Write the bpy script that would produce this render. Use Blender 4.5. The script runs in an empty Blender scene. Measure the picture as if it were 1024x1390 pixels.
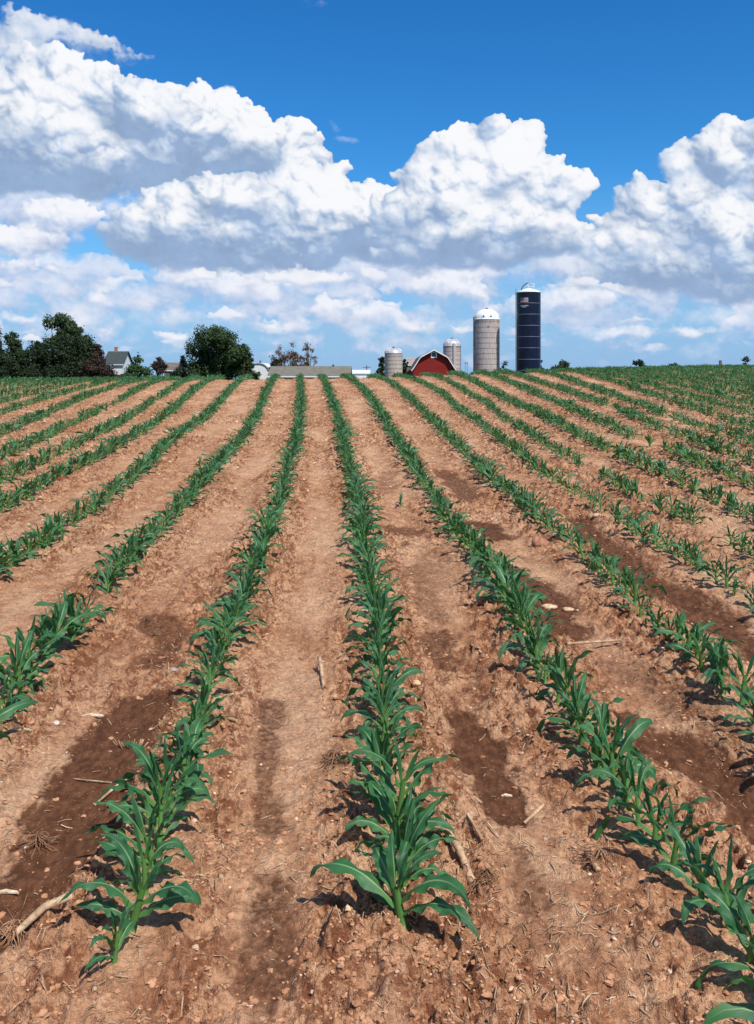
import bpy, math, random
import numpy as np
from mathutils import Vector, Matrix

QUICK = ''
rnd = random.Random(7)
rng = np.random.default_rng(11)
scene = bpy.context.scene
COL = scene.collection
F = 1250.0          # focal length in photograph pixels
CX, HY = 512.0, 505.0
EYE = 1.618         # camera height above the soil
R = math.radians

# ------------------------------------------------------------------ helpers
def tag(o, label=None, cat=None, group=None, kind=None):
    if label: o['label'] = label
    if cat: o['category'] = cat
    if group: o['group'] = group
    if kind: o['kind'] = kind
    return o

def empty(name, loc=(0, 0, 0), rz=0.0):
    o = bpy.data.objects.new(name, None)
    o.empty_display_size = 0.1
    COL.objects.link(o); o.location = loc; o.rotation_euler = (0, 0, rz)
    return o

def mesh_from(name, V, Fa, smooth=True):
    me = bpy.data.meshes.new(name)
    me.from_pydata([tuple(v) for v in V], [], [tuple(f) for f in Fa])
    if smooth: me.polygons.foreach_set('use_smooth', [True] * len(me.polygons))
    me.update()
    return me

def mesh_quads(name, V, Q, smooth=True, attrs=None):
    """V (n,3), Q (m,4) numpy -> mesh, fast."""
    me = bpy.data.meshes.new(name)
    n, m = len(V), len(Q)
    me.vertices.add(n); me.vertices.foreach_set('co', np.asarray(V, np.float32).ravel())
    me.loops.add(m * 4); me.loops.foreach_set('vertex_index', np.asarray(Q, np.int32).ravel())
    me.polygons.add(m)
    me.polygons.foreach_set('loop_start', np.arange(0, m * 4, 4, dtype=np.int32))
    try: me.polygons.foreach_set('loop_total', np.full(m, 4, np.int32))
    except Exception: pass
    me.polygons.foreach_set('use_smooth', np.full(m, smooth, bool))
    me.update(calc_edges=True)
    for k, a in (attrs or {}).items():
        at = me.attributes.new(k, 'FLOAT', 'POINT'); at.data.foreach_set('value', np.asarray(a, np.float32))
    return me

def obj(name, me, mat=None, parent=None, loc=(0, 0, 0)):
    o = bpy.data.objects.new(name, me)
    if mat and not me.materials: me.materials.append(mat)
    COL.objects.link(o); o.location = loc
    if parent: o.parent = parent
    return o

class MB:
    """collects simple shapes into one mesh"""
    def __init__(s): s.V = []; s.F = []; s.sm = []
    def add(s, V, Fa, smooth=False):
        b = len(s.V); s.V += [tuple(v) for v in V]
        s.F += [tuple(b + i for i in f) for f in Fa]; s.sm += [smooth] * len(Fa)
        return s
    def box(s, x0, x1, y0, y1, z0, z1):
        V = [(x0,y0,z0),(x1,y0,z0),(x1,y1,z0),(x0,y1,z0),(x0,y0,z1),(x1,y0,z1),(x1,y1,z1),(x0,y1,z1)]
        return s.add(V, [(0,3,2,1),(4,5,6,7),(0,1,5,4),(1,2,6,5),(2,3,7,6),(3,0,4,7)])
    def lathe(s, prof, n=40, c=(0, 0), a0=0.0, a1=2 * math.pi):
        full = abs(a1 - a0 - 2 * math.pi) < 1e-6
        m = n if full else n + 1
        V = []
        for (r, z) in prof:
            for i in range(m):
                a = a0 + (a1 - a0) * i / n
                V.append((c[0] + r * math.cos(a), c[1] + r * math.sin(a), z))
        Fa = []
        for j in range(len(prof) - 1):
            for i in range(n):
                k = (i + 1) % m
                Fa.append((j * m + i, j * m + k, (j + 1) * m + k, (j + 1) * m + i))
        return s.add(V, Fa, True)
    def tube(s, pts, rad, n=8, cap=True):
        pts = [Vector(p) for p in pts]
        if not hasattr(rad, '__len__'): rad = [rad] * len(pts)
        V = []; prev = None
        for i, p in enumerate(pts):
            t = (pts[min(i + 1, len(pts) - 1)] - pts[max(i - 1, 0)])
            t = t.normalized() if t.length > 1e-9 else Vector((0, 0, 1))
            if prev is None:
                u = t.orthogonal().normalized()
            else:
                u = (prev - t * prev.dot(t))
                u = u.normalized() if u.length > 1e-6 else t.orthogonal().normalized()
            prev = u; w = t.cross(u)
            for k in range(n):
                a = 2 * math.pi * k / n
                V.append(p + (u * math.cos(a) + w * math.sin(a)) * rad[i])
        Fa = []
        for j in range(len(pts) - 1):
            for k in range(n):
                k2 = (k + 1) % n
                Fa.append((j * n + k, j * n + k2, (j + 1) * n + k2, (j + 1) * n + k))
        if cap:
            Fa.append(tuple(range(n - 1, -1, -1))); Fa.append(tuple((len(pts) - 1) * n + k for k in range(n)))
        return s.add(V, Fa, True)
    def prism(s, poly, y0, y1):
        """polygon in x,z extruded along y (poly counter-clockwise seen from -y)"""
        n = len(poly)
        V = [(x, y0, z) for x, z in poly] + [(x, y1, z) for x, z in poly]
        Fa = [tuple(range(n)), tuple(range(2 * n - 1, n - 1, -1))]
        for i in range(n):
            k = (i + 1) % n
            Fa.append((i, i + n, k + n, k))
        return s.add(V, Fa)
    def build(s, name, mat, parent=None, loc=(0, 0, 0)):
        me = bpy.data.meshes.new(name)
        me.from_pydata(s.V, [], s.F)
        me.polygons.foreach_set('use_smooth', s.sm)
        me.update()
        return obj(name, me, mat, parent, loc)

# ------------------------------------------------------------------ numpy noise
def _hash(ix, iy, seed):
    h = (ix.astype(np.int64) * 374761393 + iy.astype(np.int64) * 668265263 + seed * 1442695041) & 0xffffffff
    h = ((h ^ (h >> 13)) * 1274126177) & 0xffffffff
    h = h ^ (h >> 16)
    return (h & 0xffffff).astype(np.float32) / float(0xffffff)
def gnoise(x, y, seed=0):
    x0 = np.floor(x); y0 = np.floor(y); fx = (x - x0).astype(np.float32); fy = (y - y0).astype(np.float32)
    u = fx * fx * fx * (fx * (fx * 6 - 15) + 10); v = fy * fy * fy * (fy * (fy * 6 - 15) + 10)
    def g(dx, dy):
        a = _hash(x0 + dx, y0 + dy, seed) * (2 * np.pi)
        return np.cos(a) * (fx - dx) + np.sin(a) * (fy - dy)
    a = g(0, 0); b = g(1, 0); c = g(0, 1); d = g(1, 1)
    return ((a + (b - a) * u) * (1 - v) + (c + (d - c) * u) * v) * 1.5
def fbm(x, y, f, octv, seed=0, gain=0.5):
    s = 0; a = 1; t = 0
    for o in range(octv):
        s = s + a * gnoise(x * f + 13.7 * o, y * f - 7.3 * o, seed + o); t += a; a *= gain; f *= 2.03
    return s / t
def sstep(a, b, x):
    t = np.clip((x - a) / (b - a), 0, 1); return t * t * (3 - 2 * t)

# ------------------------------------------------------------------ terrain
SL = 0.0448
_u = np.linspace(-6, 120, 2521)
_s = np.where(_u < -5, SL, SL - 0.0085 * (_u + 5)); _s = np.maximum(_s, -0.085)
_g = np.concatenate([[0], np.cumsum((_s[1:] + _s[:-1]) / 2 * np.diff(_u))]); _g += SL * -6
def crest(x):
    return np.interp(x, [-30, -14, -4, 0, 4, 9, 14, 30], [28.5, 29.5, 32, 33, 35.5, 38.5, 41, 46])
def H(x, y):
    x = np.asarray(x, float); y = np.asarray(y, float)
    dc = crest(x); u = y - dc
    h = np.where(u < -6, SL * y, SL * dc + np.interp(u, _u, _g))
    h = np.where(u > -6, np.maximum(h, -3.0 + 0.35 * np.exp(-np.maximum(u - 50, 0) / 20)), np.maximum(h, -3.0))
    r = np.hypot(x, y)
    return h - 27 * sstep(420, 900, r)

def ray(px, py): return (px - CX) / F, (HY - py) / F
def ground_at(px, py):
    """point of the field soil seen at a photograph pixel"""
    a, c = ray(px, py)
    ys = np.concatenate([np.linspace(0.8, 12, 1200), np.linspace(12.01, 60, 2000)])
    z = EYE + c * ys; h = H(a * ys, ys)
    k = np.argmax(z < h)
    if not (z < h).any(): k = int(np.argmin(z - h))
    y = ys[k]
    return a * y, y, float(H(a * y, y))
def at(px, py, Y):
    a, c = ray(px, py); return Vector((a * Y, Y, EYE + c * Y))
def gz(x, y): return float(H(x, y))

# ------------------------------------------------------------------ material helpers
class NT:
    def __init__(s, nt): s.nt = nt
    def n(s, typ, **kw):
        nd = s.nt.nodes.new(typ)
        for k, v in kw.items():
            if k in nd.bl_rna.properties: setattr(nd, k, v)
        return nd
    def put(s, sock, v):
        if isinstance(v, bpy.types.NodeSocket): s.nt.links.new(v, sock)
        elif v is not None:
            if hasattr(sock.default_value, '__len__') and hasattr(v, '__len__'):
                v = tuple(v)
                if len(sock.default_value) == 4 and len(v) == 3: v = v + (1,)
            sock.default_value = v
    def m(s, op, a, b=None, c=None, clamp=False):
        nd = s.n('ShaderNodeMath'); nd.operation = op; nd.use_clamp = clamp
        s.put(nd.inputs[0], a)
        if b is not None: s.put(nd.inputs[1], b)
        if c is not None: s.put(nd.inputs[2], c)
        return nd.outputs[0]
    def vm(s, op, a, b=None, scale=None):
        nd = s.n('ShaderNodeVectorMath'); nd.operation = op
        s.put(nd.inputs[0], a)
        if b is not None: s.put(nd.inputs[1], b)
        if scale is not None: s.put(nd.inputs['Scale'], scale)
        return nd.outputs['Value'] if op in ('LENGTH', 'DOT_PRODUCT', 'DISTANCE') else nd.outputs[0]
    def noise(s, vec, scale, detail=4, rough=0.55, lac=2.0, dist=0.0, out='Fac'):
        nd = s.n('ShaderNodeTexNoise')
        s.put(nd.inputs['Vector'], vec); s.put(nd.inputs['Scale'], scale); s.put(nd.inputs['Detail'], detail)
        s.put(nd.inputs['Roughness'], rough); s.put(nd.inputs['Lacunarity'], lac); s.put(nd.inputs['Distortion'], dist)
        return nd.outputs[0] if out == 'Fac' else nd.outputs[1]
    def vor(s, vec, scale, feature='F1', smooth=0.5, rand=1.0):
        nd = s.n('ShaderNodeTexVoronoi'); nd.feature = feature
        s.put(nd.inputs['Vector'], vec); s.put(nd.inputs['Scale'], scale); s.put(nd.inputs['Randomness'], rand)
        if feature == 'SMOOTH_F1': s.put(nd.inputs['Smoothness'], smooth)
        return nd
    def ss(s, v, a, b, o0=0.0, o1=1.0):
        nd = s.n('ShaderNodeMapRange'); nd.interpolation_type = 'SMOOTHSTEP'
        for i, q in zip((0, 1, 2, 3, 4), (v, a, b, o0, o1)): s.put(nd.inputs[i], q)
        return nd.outputs[0]
    def lin(s, v, a, b, o0=0.0, o1=1.0):
        nd = s.n('ShaderNodeMapRange')
        for i, q in zip((0, 1, 2, 3, 4), (v, a, b, o0, o1)): s.put(nd.inputs[i], q)
        return nd.outputs[0]
    def mix(s, f, a, b, mode='MIX'):
        nd = s.n('ShaderNodeMix'); nd.data_type = 'RGBA'; nd.blend_type = mode
        s.put(nd.inputs[0], f); s.put(nd.inputs[6], a); s.put(nd.inputs[7], b)
        return nd.outputs[2]
    def attr(s, name):
        nd = s.n('ShaderNodeAttribute'); nd.attribute_name = name; return nd.outputs['Fac']
    def pos(s): return s.n('ShaderNodeNewGeometry').outputs['Position']
    def objco(s): return s.n('ShaderNodeTexCoord').outputs['Object']
    def rand(s): return s.n('ShaderNodeObjectInfo').outputs['Random']
    def sep(s, v):
        nd = s.n('ShaderNodeSeparateXYZ'); s.put(nd.inputs[0], v); return nd.outputs
    def comb(s, x, y, z):
        nd = s.n('ShaderNodeCombineXYZ')
        for i, q in enumerate((x, y, z)): s.put(nd.inputs[i], q)
        return nd.outputs[0]
    def bump(s, h, strength=0.5, dist=0.01, normal=None):
        nd = s.n('ShaderNodeBump'); s.put(nd.inputs['Height'], h)
        s.put(nd.inputs['Strength'], strength); s.put(nd.inputs['Distance'], dist)
        if normal is not None: s.put(nd.inputs['Normal'], normal)
        return nd.outputs[0]

def new_mat(name):
    m = bpy.data.materials.new(name); m.use_nodes = True
    t = NT(m.node_tree); b = m.node_tree.nodes['Principled BSDF']
    return m, t, b
def simple(name, col, rough=0.7, var=0.25, scale=1.5, metal=0.0, spec=0.4, detail=5, bump=0.0, bscale=20):
    m, t, b = new_mat(name)
    p = t.objco()
    n = t.noise(p, scale, detail, 0.6)
    f = t.ss(n, 0.3, 0.7)
    dark = tuple(c * (1 - var) for c in col); lite = tuple(min(1, c * (1 + var)) for c in col)
    t.put(b.inputs['Base Color'], t.mix(f, dark, lite))
    b.inputs['Roughness'].default_value = rough; b.inputs['Metallic'].default_value = metal
    b.inputs['Specular IOR Level'].default_value = spec
    if bump: t.put(b.inputs['Normal'], t.bump(t.noise(p, bscale, 4), 0.6, bump))
    return m

# ------------------------------------------------------------------ crop rows, traced where they run on the soil
TR = {
 'A': [(438,513),(451,548),(461,580),(470,622),(481,665),(491,702),(494,745),(503,795),(509,850),(513,920),(522,985),(528,1046),(534,1116),(540,1187),(544,1297)],
 'B': [(408,517),(409,560),(405,600),(394,634),(380,690),(358,755),(338,808),(312,868),(295,922),(280,962),(260,1020),(245,1060),(233,1105),(214,1155),(198,1210),(178,1275),(160,1320)],
 'C': [(372,517),(361,540),(344,582),(311,625),(277,662),(253,692),(230,718),(198,750),(157,796),(140,825),(108,862),(77,890),(47,922),(20,958),(0,992)],
 'D': [(331,517),(313,533),(290,563),(253,591),(230,608),(209,634),(180,658),(147,685),(113,709),(73,739),(33,766),(0,785)],
 'E': [(286,518),(260,537),(230,567),(197,590),(160,614),(110,640),(67,663),(33,686),(0,701)],
 'F': [(252,518),(220,542),(187,564),(157,584),(117,606),(73,626),(20,652),(0,664)],
 'G': [(219,518),(187,533),(160,550),(127,568),(93,583),(60,602),(17,620),(0,628)],
 'H': [(187,519),(140,534),(100,550),(60,569),(20,587),(0,597)],
 'I': [(150,520),(100,534),(60,546),(20,559),(0,567)],
 'R1': [(472,514),(498,537),(514,563),(528,587),(544,613),(565,645),(592,690),(608,720),(642,758),(677,805),(702,845),(722,900),(762,975),(812,1045),(852,1105),(900,1170),(950,1232),(995,1288)],
 'R2': [(508,515),(528,520),(548,537),(574,563),(594,584),(614,604),(638,629),(668,660),(702,687),(727,711),(762,737),(782,752),(812,782),(842,812),(862,832),(899,868),(935,902),(975,939),(1000,968),(1024,992)],
 'R3': [(548,514),(574,523),(601,538),(621,560),(651,579),(680,604),(705,625),(730,643),(759,665),(799,689),(827,708),(854,724),(885,741),(925,764),(947,778),(977,801),(1014,824)],
 'R4': [(581,513),(608,520),(634,537),(661,552),(680,568),(702,590),(737,611),(769,632),(799,650),(842,681),(877,696),(902,708),(929,721),(944,731),(985,753),(1019,766)],
 'R5': [(625,512),(655,527),(689,548),(729,565),(772,590),(819,614),(869,639),(912,659),(945,675),(992,696),(1016,706)],
 'R6': [(665,512),(695,523),(722,536),(762,554),(792,568),(832,587),(862,600),(915,622),(959,641),(1024,669)],
 'R7': [(700,511),(720,518),(782,540),(822,553),(855,569),(912,594),(965,615),(1009,631),(1024,637)],
 'R8': [(750,511),(815,534),(869,555),(895,565),(935,580),(975,594),(1015,607)],
 'R9': [(800,511),(850,527),(899,545),(949,562),(1015,586)],
}
YG = np.exp(np.linspace(math.log(1.0), math.log(60), 500))
def row_curve(tr):
    # walk the trace densely and lay it on the soil
    P = []
    for (a, b) in zip(tr[:-1], tr[1:]):
        for k in range(4):
            f = k / 4; P.append(ground_at(a[0] + (b[0] - a[0]) * f, a[1] + (b[1] - a[1]) * f))
    P.append(ground_at(*tr[-1]))
    P = np.array(sorted(P, key=lambda p: p[1]))
    ymax = P[-1, 1]
    m = P[:, 1] <= min(ymax, 30)
    Pm = P[m]
    x = np.interp(YG, Pm[:, 1], Pm[:, 0])
    # far continuation
    yl = Pm[-1, 1]
    sl = np.clip((Pm[-1, 0] - np.interp(yl * 0.75, Pm[:, 1], Pm[:, 0])) / (yl * 0.25), -0.10, 0.05)
    x = np.where(YG > yl, Pm[-1, 0] + sl * (YG - yl), x)
    k = np.exp(-0.5 * (np.arange(-14, 15) / 6.0) ** 2); k /= k.sum()
    xs = np.convolve(np.pad(x, 14, mode='edge'), k, 'valid')
    return xs
ROWS = {k: row_curve(v) for k, v in TR.items()}
prev = ROWS['R9']; steps = [.76] * 12
for i in range(12):
    prev = prev + .76; ROWS['R%d' % (10 + i)] = prev
prev = ROWS['I']
for i, nme in enumerate('JKLMNOPQ'):
    prev = prev - .76; ROWS[nme] = prev
# sideways continuation of traced rows that leave the frame is kept straight by np.interp
ORDER = ['Q','P','O','N','M','L','K','J','I','H','G','F','E','D','C','B','A'] + ['R%d' % i for i in range(1, 22)]
# keep neighbouring rows at least 0.5 m apart outside the traced stretch
for seq in (ORDER[ORDER.index('A'):], ORDER[:ORDER.index('A') + 1][::-1]):
    for a, b in zip(seq[:-1], seq[1:]):
        if seq[1] == 'R1': ROWS[b] = np.maximum(ROWS[b], ROWS[a] + 0.55)
        else: ROWS[b] = np.minimum(ROWS[b], ROWS[a] - 0.55)
RX = np.array([ROWS[k] for k in ORDER])

def row_x(name, y): return float(np.interp(y, YG, ROWS[name]))

# washed, darker soil: (list of pixels along it, half-width px, strength)
WASH = [
 ([(192,955),(165,1000),(130,1050),(100,1100),(80,1140)], [45,62,70,72,60], 1.0),
 ([(80,1160),(50,1195),(15,1235),(-30,1280)], [50,55,60,60], .85),
 ([(372,955),(362,1000),(358,1060),(368,1120)], [20,22,24,26], .55),
 ([(372,1200),(368,1270),(360,1340)], [38,48,60], .6),
 ([(622,975),(645,1010),(670,1060),(690,1105)], [28,38,42,32], 1.0),
 ([(705,1150),(725,1220)], [25,35], .5),
 ([(845,968),(872,995),(905,1020)], [16,30,40], .9),
 ([(900,1000),(950,1040),(1010,1085),(1060,1130)], [45,60,60,60], .8),
 ([(695,772),(735,808),(775,850)], [34,42,38], .75),
 ([(752,842),(768,862)], [38,36], .75),
 ([(650,712),(675,726)], [28,30], .8),
 ([(588,862),(598,885),(605,905)], [28,36,24], .6),
 ([(545,790),(560,800)], [26,28], .4), ([(540,718),(560,725)], [26,28], .55),
 ([(785,705),(800,722),(850,765),(905,805),(960,838),(1040,888)], [18,26,34,40,44,44], .75),
 ([(222,838),(235,872),(215,895)], [34,42,40], .6),
 ([(300,775),(290,800)], [26,30], .3), ([(345,662),(340,680)], [20,20], .3),
 ([(600,640),(640,676)], [20,24], .6), ([(528,640),(520,668)], [16,18], .4), ([(560,770),(575,805),(590,840)], [22,26,26], .45), ([(830,900),(900,935),(1000,1010)], [26,40,50], .45), ([(655,905),(640,950)], [24,26], .4), ([(300,640),(280,668)], [16,16], .35), ([(170,860),(120,910),(60,960)], [24,30,34], .3), ([(140,905),(120,925)], [26,20], .2),
 ([(700,900),(690,930)], [20,20], .25), ([(480,1180),(470,1240)], [22,30], .25),
 ([(20,880),(0,905)], [25,30], .2), ([(600,700),(585,715)],[18,18],.3),
]
WP = []
for pts, hw, st in WASH:
    g = [ground_at(*p) for p in pts]
    for i in range(len(g) - 1):
        WP.append((g[i][0], g[i][1], g[i+1][0], g[i+1][1], hw[i] / F * g[i][1], hw[i+1] / F * g[i+1][1], st))

def wash_mask(x, y):
    w = np.zeros_like(x)
    n = fbm(x, y, 2.6, 6, 50, .6) * 1.35 + fbm(x * 1.5, y * .6, 30, 2, 57) * 0.3
    for (x0, y0, x1, y1, r0, r1, st) in WP:
        dx, dy = x1 - x0, y1 - y0; L2 = dx * dx + dy * dy + 1e-9
        t = np.clip(((x - x0) * dx + (y - y0) * dy) / L2, 0, 1)
        d = np.hypot(x - x0 - t * dx, (y - y0 - t * dy)); r = r0 + (r1 - r0) * t
        w = np.maximum(w, st * sstep(1.3, 0.45, d / r + n * 0.8))
    # small faint ones scattered over the field
    g = sstep(0.28, 0.5, fbm(x, y * 0.5, 1.1, 3, 71)) * 0.35
    return np.maximum(w, g)

def row_dist(x, y):
    d = np.full(x.shape, 9.0)
    for i in range(len(ORDER)):
        d = np.minimum(d, np.abs(x - np.interp(y, YG, RX[i])))
    return d

def roughness_at(x, y, rd):
    """cloddy bands beside the rows, smoother where wheels and water went"""
    n = fbm(x * 1.0, y * 0.35, 1.6, 3, 9)
    band = 0.50 + 0.80 * np.exp(-((rd - 0.17) / 0.085) ** 2)
    return np.clip(band * (1.0 + 1.6 * n) + 0.5 * sstep(0.05, 0.4, n), 0.08, 1.5) * 0.88

def relief(x, y, w=None):
    """soil relief in metres above the smooth terrain"""
    if w is None: w = wash_mask(x, y)
    rd = row_dist(x, y)
    q = 1 - 0.85 * w
    r = np.hypot(x, y)
    h = 0.018 * np.exp(-(rd / 0.13) ** 2) - 0.012 * np.exp(-((rd - 0.34) / 0.1) ** 2)
    h = h + 0.026 * fbm(x, y, 1.7, 3, 1) * (0.5 + 0.5 * q)
    rough = roughness_at(x, y, rd) * q
    h = h + 0.020 * fbm(x, y, 8.0, 3, 5) * (0.35 + 0.65 * q)
    # crumbs and clods standing proud, pits between them
    c1 = gnoise(x * 13, y * 13, 21); c2 = gnoise(x * 30 + 3, y * 30, 22); c3 = gnoise(x * 70, y * 70, 23); c0 = gnoise(x * 6.5, y * 6.5, 24)
    fade = np.clip(9.0 / np.maximum(r, 1), 0.0, 1)
    far = sstep(5, 12, r)
    h = h + rough * (0.050 * np.maximum(c1 - 0.08, 0) - 0.040 * np.maximum(-c1 - 0.22, 0) + 0.034 * np.maximum(c2, 0) - 0.02 * np.maximum(-c2 - .2, 0) + 0.013 * np.abs(c3) * fade
                     + (0.02 + .04 * far) * np.maximum(c0 - .1, 0))
    # little ledges left by running water
    st = fbm(x * 1.0, y * 0.6, 5.5, 3, 33) * 4
    fr = st - np.floor(st); h = h + 0.0025 * q * (sstep(0.0, 0.2, fr) - fr)
    h = h - 0.010 * w
    return h * sstep(50, 40, r) * 1.0

def soil_z(x, y):
    xa = np.array([x], float); ya = np.array([y], float)
    return float(H(x, y)) + float(relief(xa, ya)[0])

# ------------------------------------------------------------------ soil and grass material
def mat_ground():
    m, t, b = new_mat('soil_and_grass')
    P = t.pos(); s = t.sep(P)
    w = t.attr('wash'); rg = t.attr('rough'); rel = t.attr('rel')
    big = t.noise(P, 0.9, 4, 0.55); mid = t.noise(P, 7, 5, 0.6); fine = t.noise(P, 60, 5, 0.65); grit = t.noise(P, 260, 2, 0.5)
    c = t.mix(t.ss(mid, 0.33, 0.68), (0.43, 0.205, 0.105), (0.68, 0.385, 0.215))
    c = t.mix(t.ss(big, 0.38, 0.68, 0, 0.55), c, (0.76, 0.48, 0.29))
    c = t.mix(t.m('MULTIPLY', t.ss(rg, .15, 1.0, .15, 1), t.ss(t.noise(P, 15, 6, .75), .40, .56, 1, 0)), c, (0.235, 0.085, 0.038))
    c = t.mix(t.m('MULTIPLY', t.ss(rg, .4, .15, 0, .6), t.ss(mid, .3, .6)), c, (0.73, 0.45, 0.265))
    c = t.mix(t.ss(fine, 0.36, 0.62, 0.42, 0), c, (0.19, 0.075, 0.036))
    c = t.mix(t.ss(grit, 0.6, 0.78, 0, 0.4), c, (0.66, 0.45, 0.30))
    # pale bits of stone and chaff
    vd = t.vor(P, 22, 'F1', rand=1.0)
    dist, vcol = vd.outputs['Distance'], vd.outputs['Color']
    vr = t.sep(vcol)[0]
    spk = t.m('MULTIPLY', t.ss(dist, 0.2, 0.11), t.ss(vr, 0.80, 0.84))
    c = t.mix(t.m('MULTIPLY', spk, 0.75), c, (0.72, 0.53, 0.36))
    # damp, water-sorted sediment
    wn = t.noise(t.vm('MULTIPLY', P, (1.0, 0.5, 1.0)), 30, 5, 0.7)
    wcol = t.mix(t.ss(wn, 0.35, 0.7), (0.072, 0.028, 0.013), (0.155, 0.066, 0.032))
    sp2 = t.vor(P, 130, 'F1'); s2 = t.m('MULTIPLY', t.ss(sp2.outputs['Distance'], 0.32, 0.18), t.ss(t.sep(sp2.outputs['Color'])[0], 0.86, 0.9))
    wcol = t.mix(s2, wcol, (0.42, 0.22, 0.11))
    wm = t.ss(t.m('ADD', w, t.m('MULTIPLY', t.m('SUBTRACT', t.noise(P, 38, 7, 0.75), 0.5), 1.2)), 0.08, 0.74)
    c = t.mix(wm, c, wcol)
    # meadow beyond the field
    gn = t.noise(P, 0.15, 5, 0.6)
    g = t.mix(t.ss(gn, 0.35, 0.65), (0.05, 0.085, 0.022), (0.11, 0.12, 0.04))
    gm = t.m('MULTIPLY', t.ss(t.m('ADD', s[1], t.m('MULTIPLY', t.noise(P, 0.5, 3), 4)), 52, 54), 1.0)
    c = t.mix(gm, c, g)
    t.put(b.inputs['Base Color'], c)
    b.inputs['Specular IOR Level'].default_value = 0.15
    t.put(b.inputs['Roughness'], 0.95)
    hh = t.m('ADD', t.m('MULTIPLY', fine, 1.0), t.m('MULTIPLY', grit, 0.35))
    hh = t.m('ADD', hh, t.m('MULTIPLY', spk, 0.5))
    st = t.m('MULTIPLY_ADD', wm, -0.5, 0.9)
    t.put(b.inputs['Normal'], t.bump(hh, st, 0.024))
    return m

def build_ground():
    if QUICK: na, gr = 300, 1.012
    else: na, gr = 1000, 1.0031
    th = np.concatenate([np.linspace(-180, -36, 90)[:-1], np.linspace(-36, 36, na)[:-1], np.linspace(36, 180, 91)[:-1]])
    th = np.radians(th)
    rr = [0.03]
    r = 0.35
    while r < 1.55: rr.append(r); r *= 1.03
    while r < 46: rr.append(r); r *= gr
    while r < 2600: rr.append(r); r *= 1.06
    rr = np.array(rr)
    Rg, Tg = np.meshgrid(rr, th, indexing='ij')
    x = (Rg * np.sin(Tg)).ravel(); y = (Rg * np.cos(Tg)).ravel()
    z = H(x, y)
    near = (np.hypot(x, y) < 50)
    w = np.zeros(len(x)); xn, yn = x[near], y[near]
    wn = wash_mask(xn, yn); w[near] = wn
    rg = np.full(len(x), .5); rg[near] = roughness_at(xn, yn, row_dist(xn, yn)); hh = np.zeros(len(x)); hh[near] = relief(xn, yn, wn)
    z[near] += relief(xn, yn, wn)
    nr, nt_ = len(rr), len(th)
    i = np.arange(nr - 1)[:, None]; j = np.arange(nt_)[None, :]; j2 = (j + 1) % nt_
    Q = np.stack([i * nt_ + j, (i + 1) * nt_ + j, (i + 1) * nt_ + j2, i * nt_ + j2], -1).reshape(-1, 4)
    me = mesh_quads('ground', np.stack([x, y, z], 1), Q[:, ::-1], True, {'wash': w, 'rough': rg, 'rel': hh})
    # centre cap omitted by ring of 3 cm radius: close it
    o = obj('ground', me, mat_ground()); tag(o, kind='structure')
    me.update()
    return o

# ------------------------------------------------------------------ corn
def mat_leaf(name, young=False):
    m, t, b = new_mat(name)
    u = t.attr('across'); v = t.attr('along'); P = t.pos()
    au = t.m('ABSOLUTE', u)
    n = t.noise(P, 9, 3, 0.5); n2 = t.noise(P, 1.3, 2, 0.5)
    c = t.mix(t.ss(n, 0.3, 0.7), (0.022, 0.110, 0.036), (0.052, 0.190, 0.055))
    c = t.mix(t.ss(n2, 0.4, 0.65, 0, 0.5), c, (0.024, 0.115, 0.056))
    n3 = t.noise(P, 3.1, 3, .6); c = t.mix(t.ss(n3, .52, .68, 0, .45), c, (0.085, 0.20, 0.040))
    dust = t.noise(P, 70, 4, .6); c = t.mix(t.ss(dust, .55, .75, 0, .22), c, (.22, .19, .11))
    # paler green towards the sheath
    c = t.mix(t.ss(v, 0.34, 0.0, 0, 0.75), c, (0.15, 0.32, 0.065))
    # veins and midrib
    vein = t.m('SINE', t.m('MULTIPLY', u, 42.0))
    c = t.mix(t.m('MULTIPLY', t.ss(vein, 0.2, 1.0), 0.34), c, (0.07, 0.21, 0.075))
    c = t.mix(t.m('MULTIPLY', t.ss(au, 0.16, 0.05), t.ss(v, 0.95, 0.4)), c, (0.28, 0.44, 0.19))
    # browned tip on some
    tipn = t.noise(P, 5, 2)
    c = t.mix(t.m('MULTIPLY', t.ss(v, 0.93, 1.0), t.ss(tipn, 0.5, 0.6)), c, (0.25, 0.17, 0.06))
    t.put(b.inputs['Base Color'], c)
    b.inputs['Roughness'].default_value = 0.46
    b.inputs['Specular IOR Level'].default_value = 0.5
    t.put(b.inputs['Normal'], t.bump(t.m('ADD', vein, t.m('MULTIPLY', t.noise(P, 120, 3), 1.5)), 0.4, 0.0008))
    tr = t.n('ShaderNodeBsdfTranslucent'); t.put(tr.inputs[0], t.mix(0.5, c, (0.10, 0.30, 0.03)))
    mx = t.n('ShaderNodeMixShader'); mx.inputs[0].default_value = 0.30
    t.nt.links.new(b.outputs[0], mx.inputs[1]); t.nt.links.new(tr.outputs[0], mx.inputs[2])
    t.nt.links.new(mx.outputs[0], t.nt.nodes['Material Output'].inputs[0])
    return m

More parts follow.
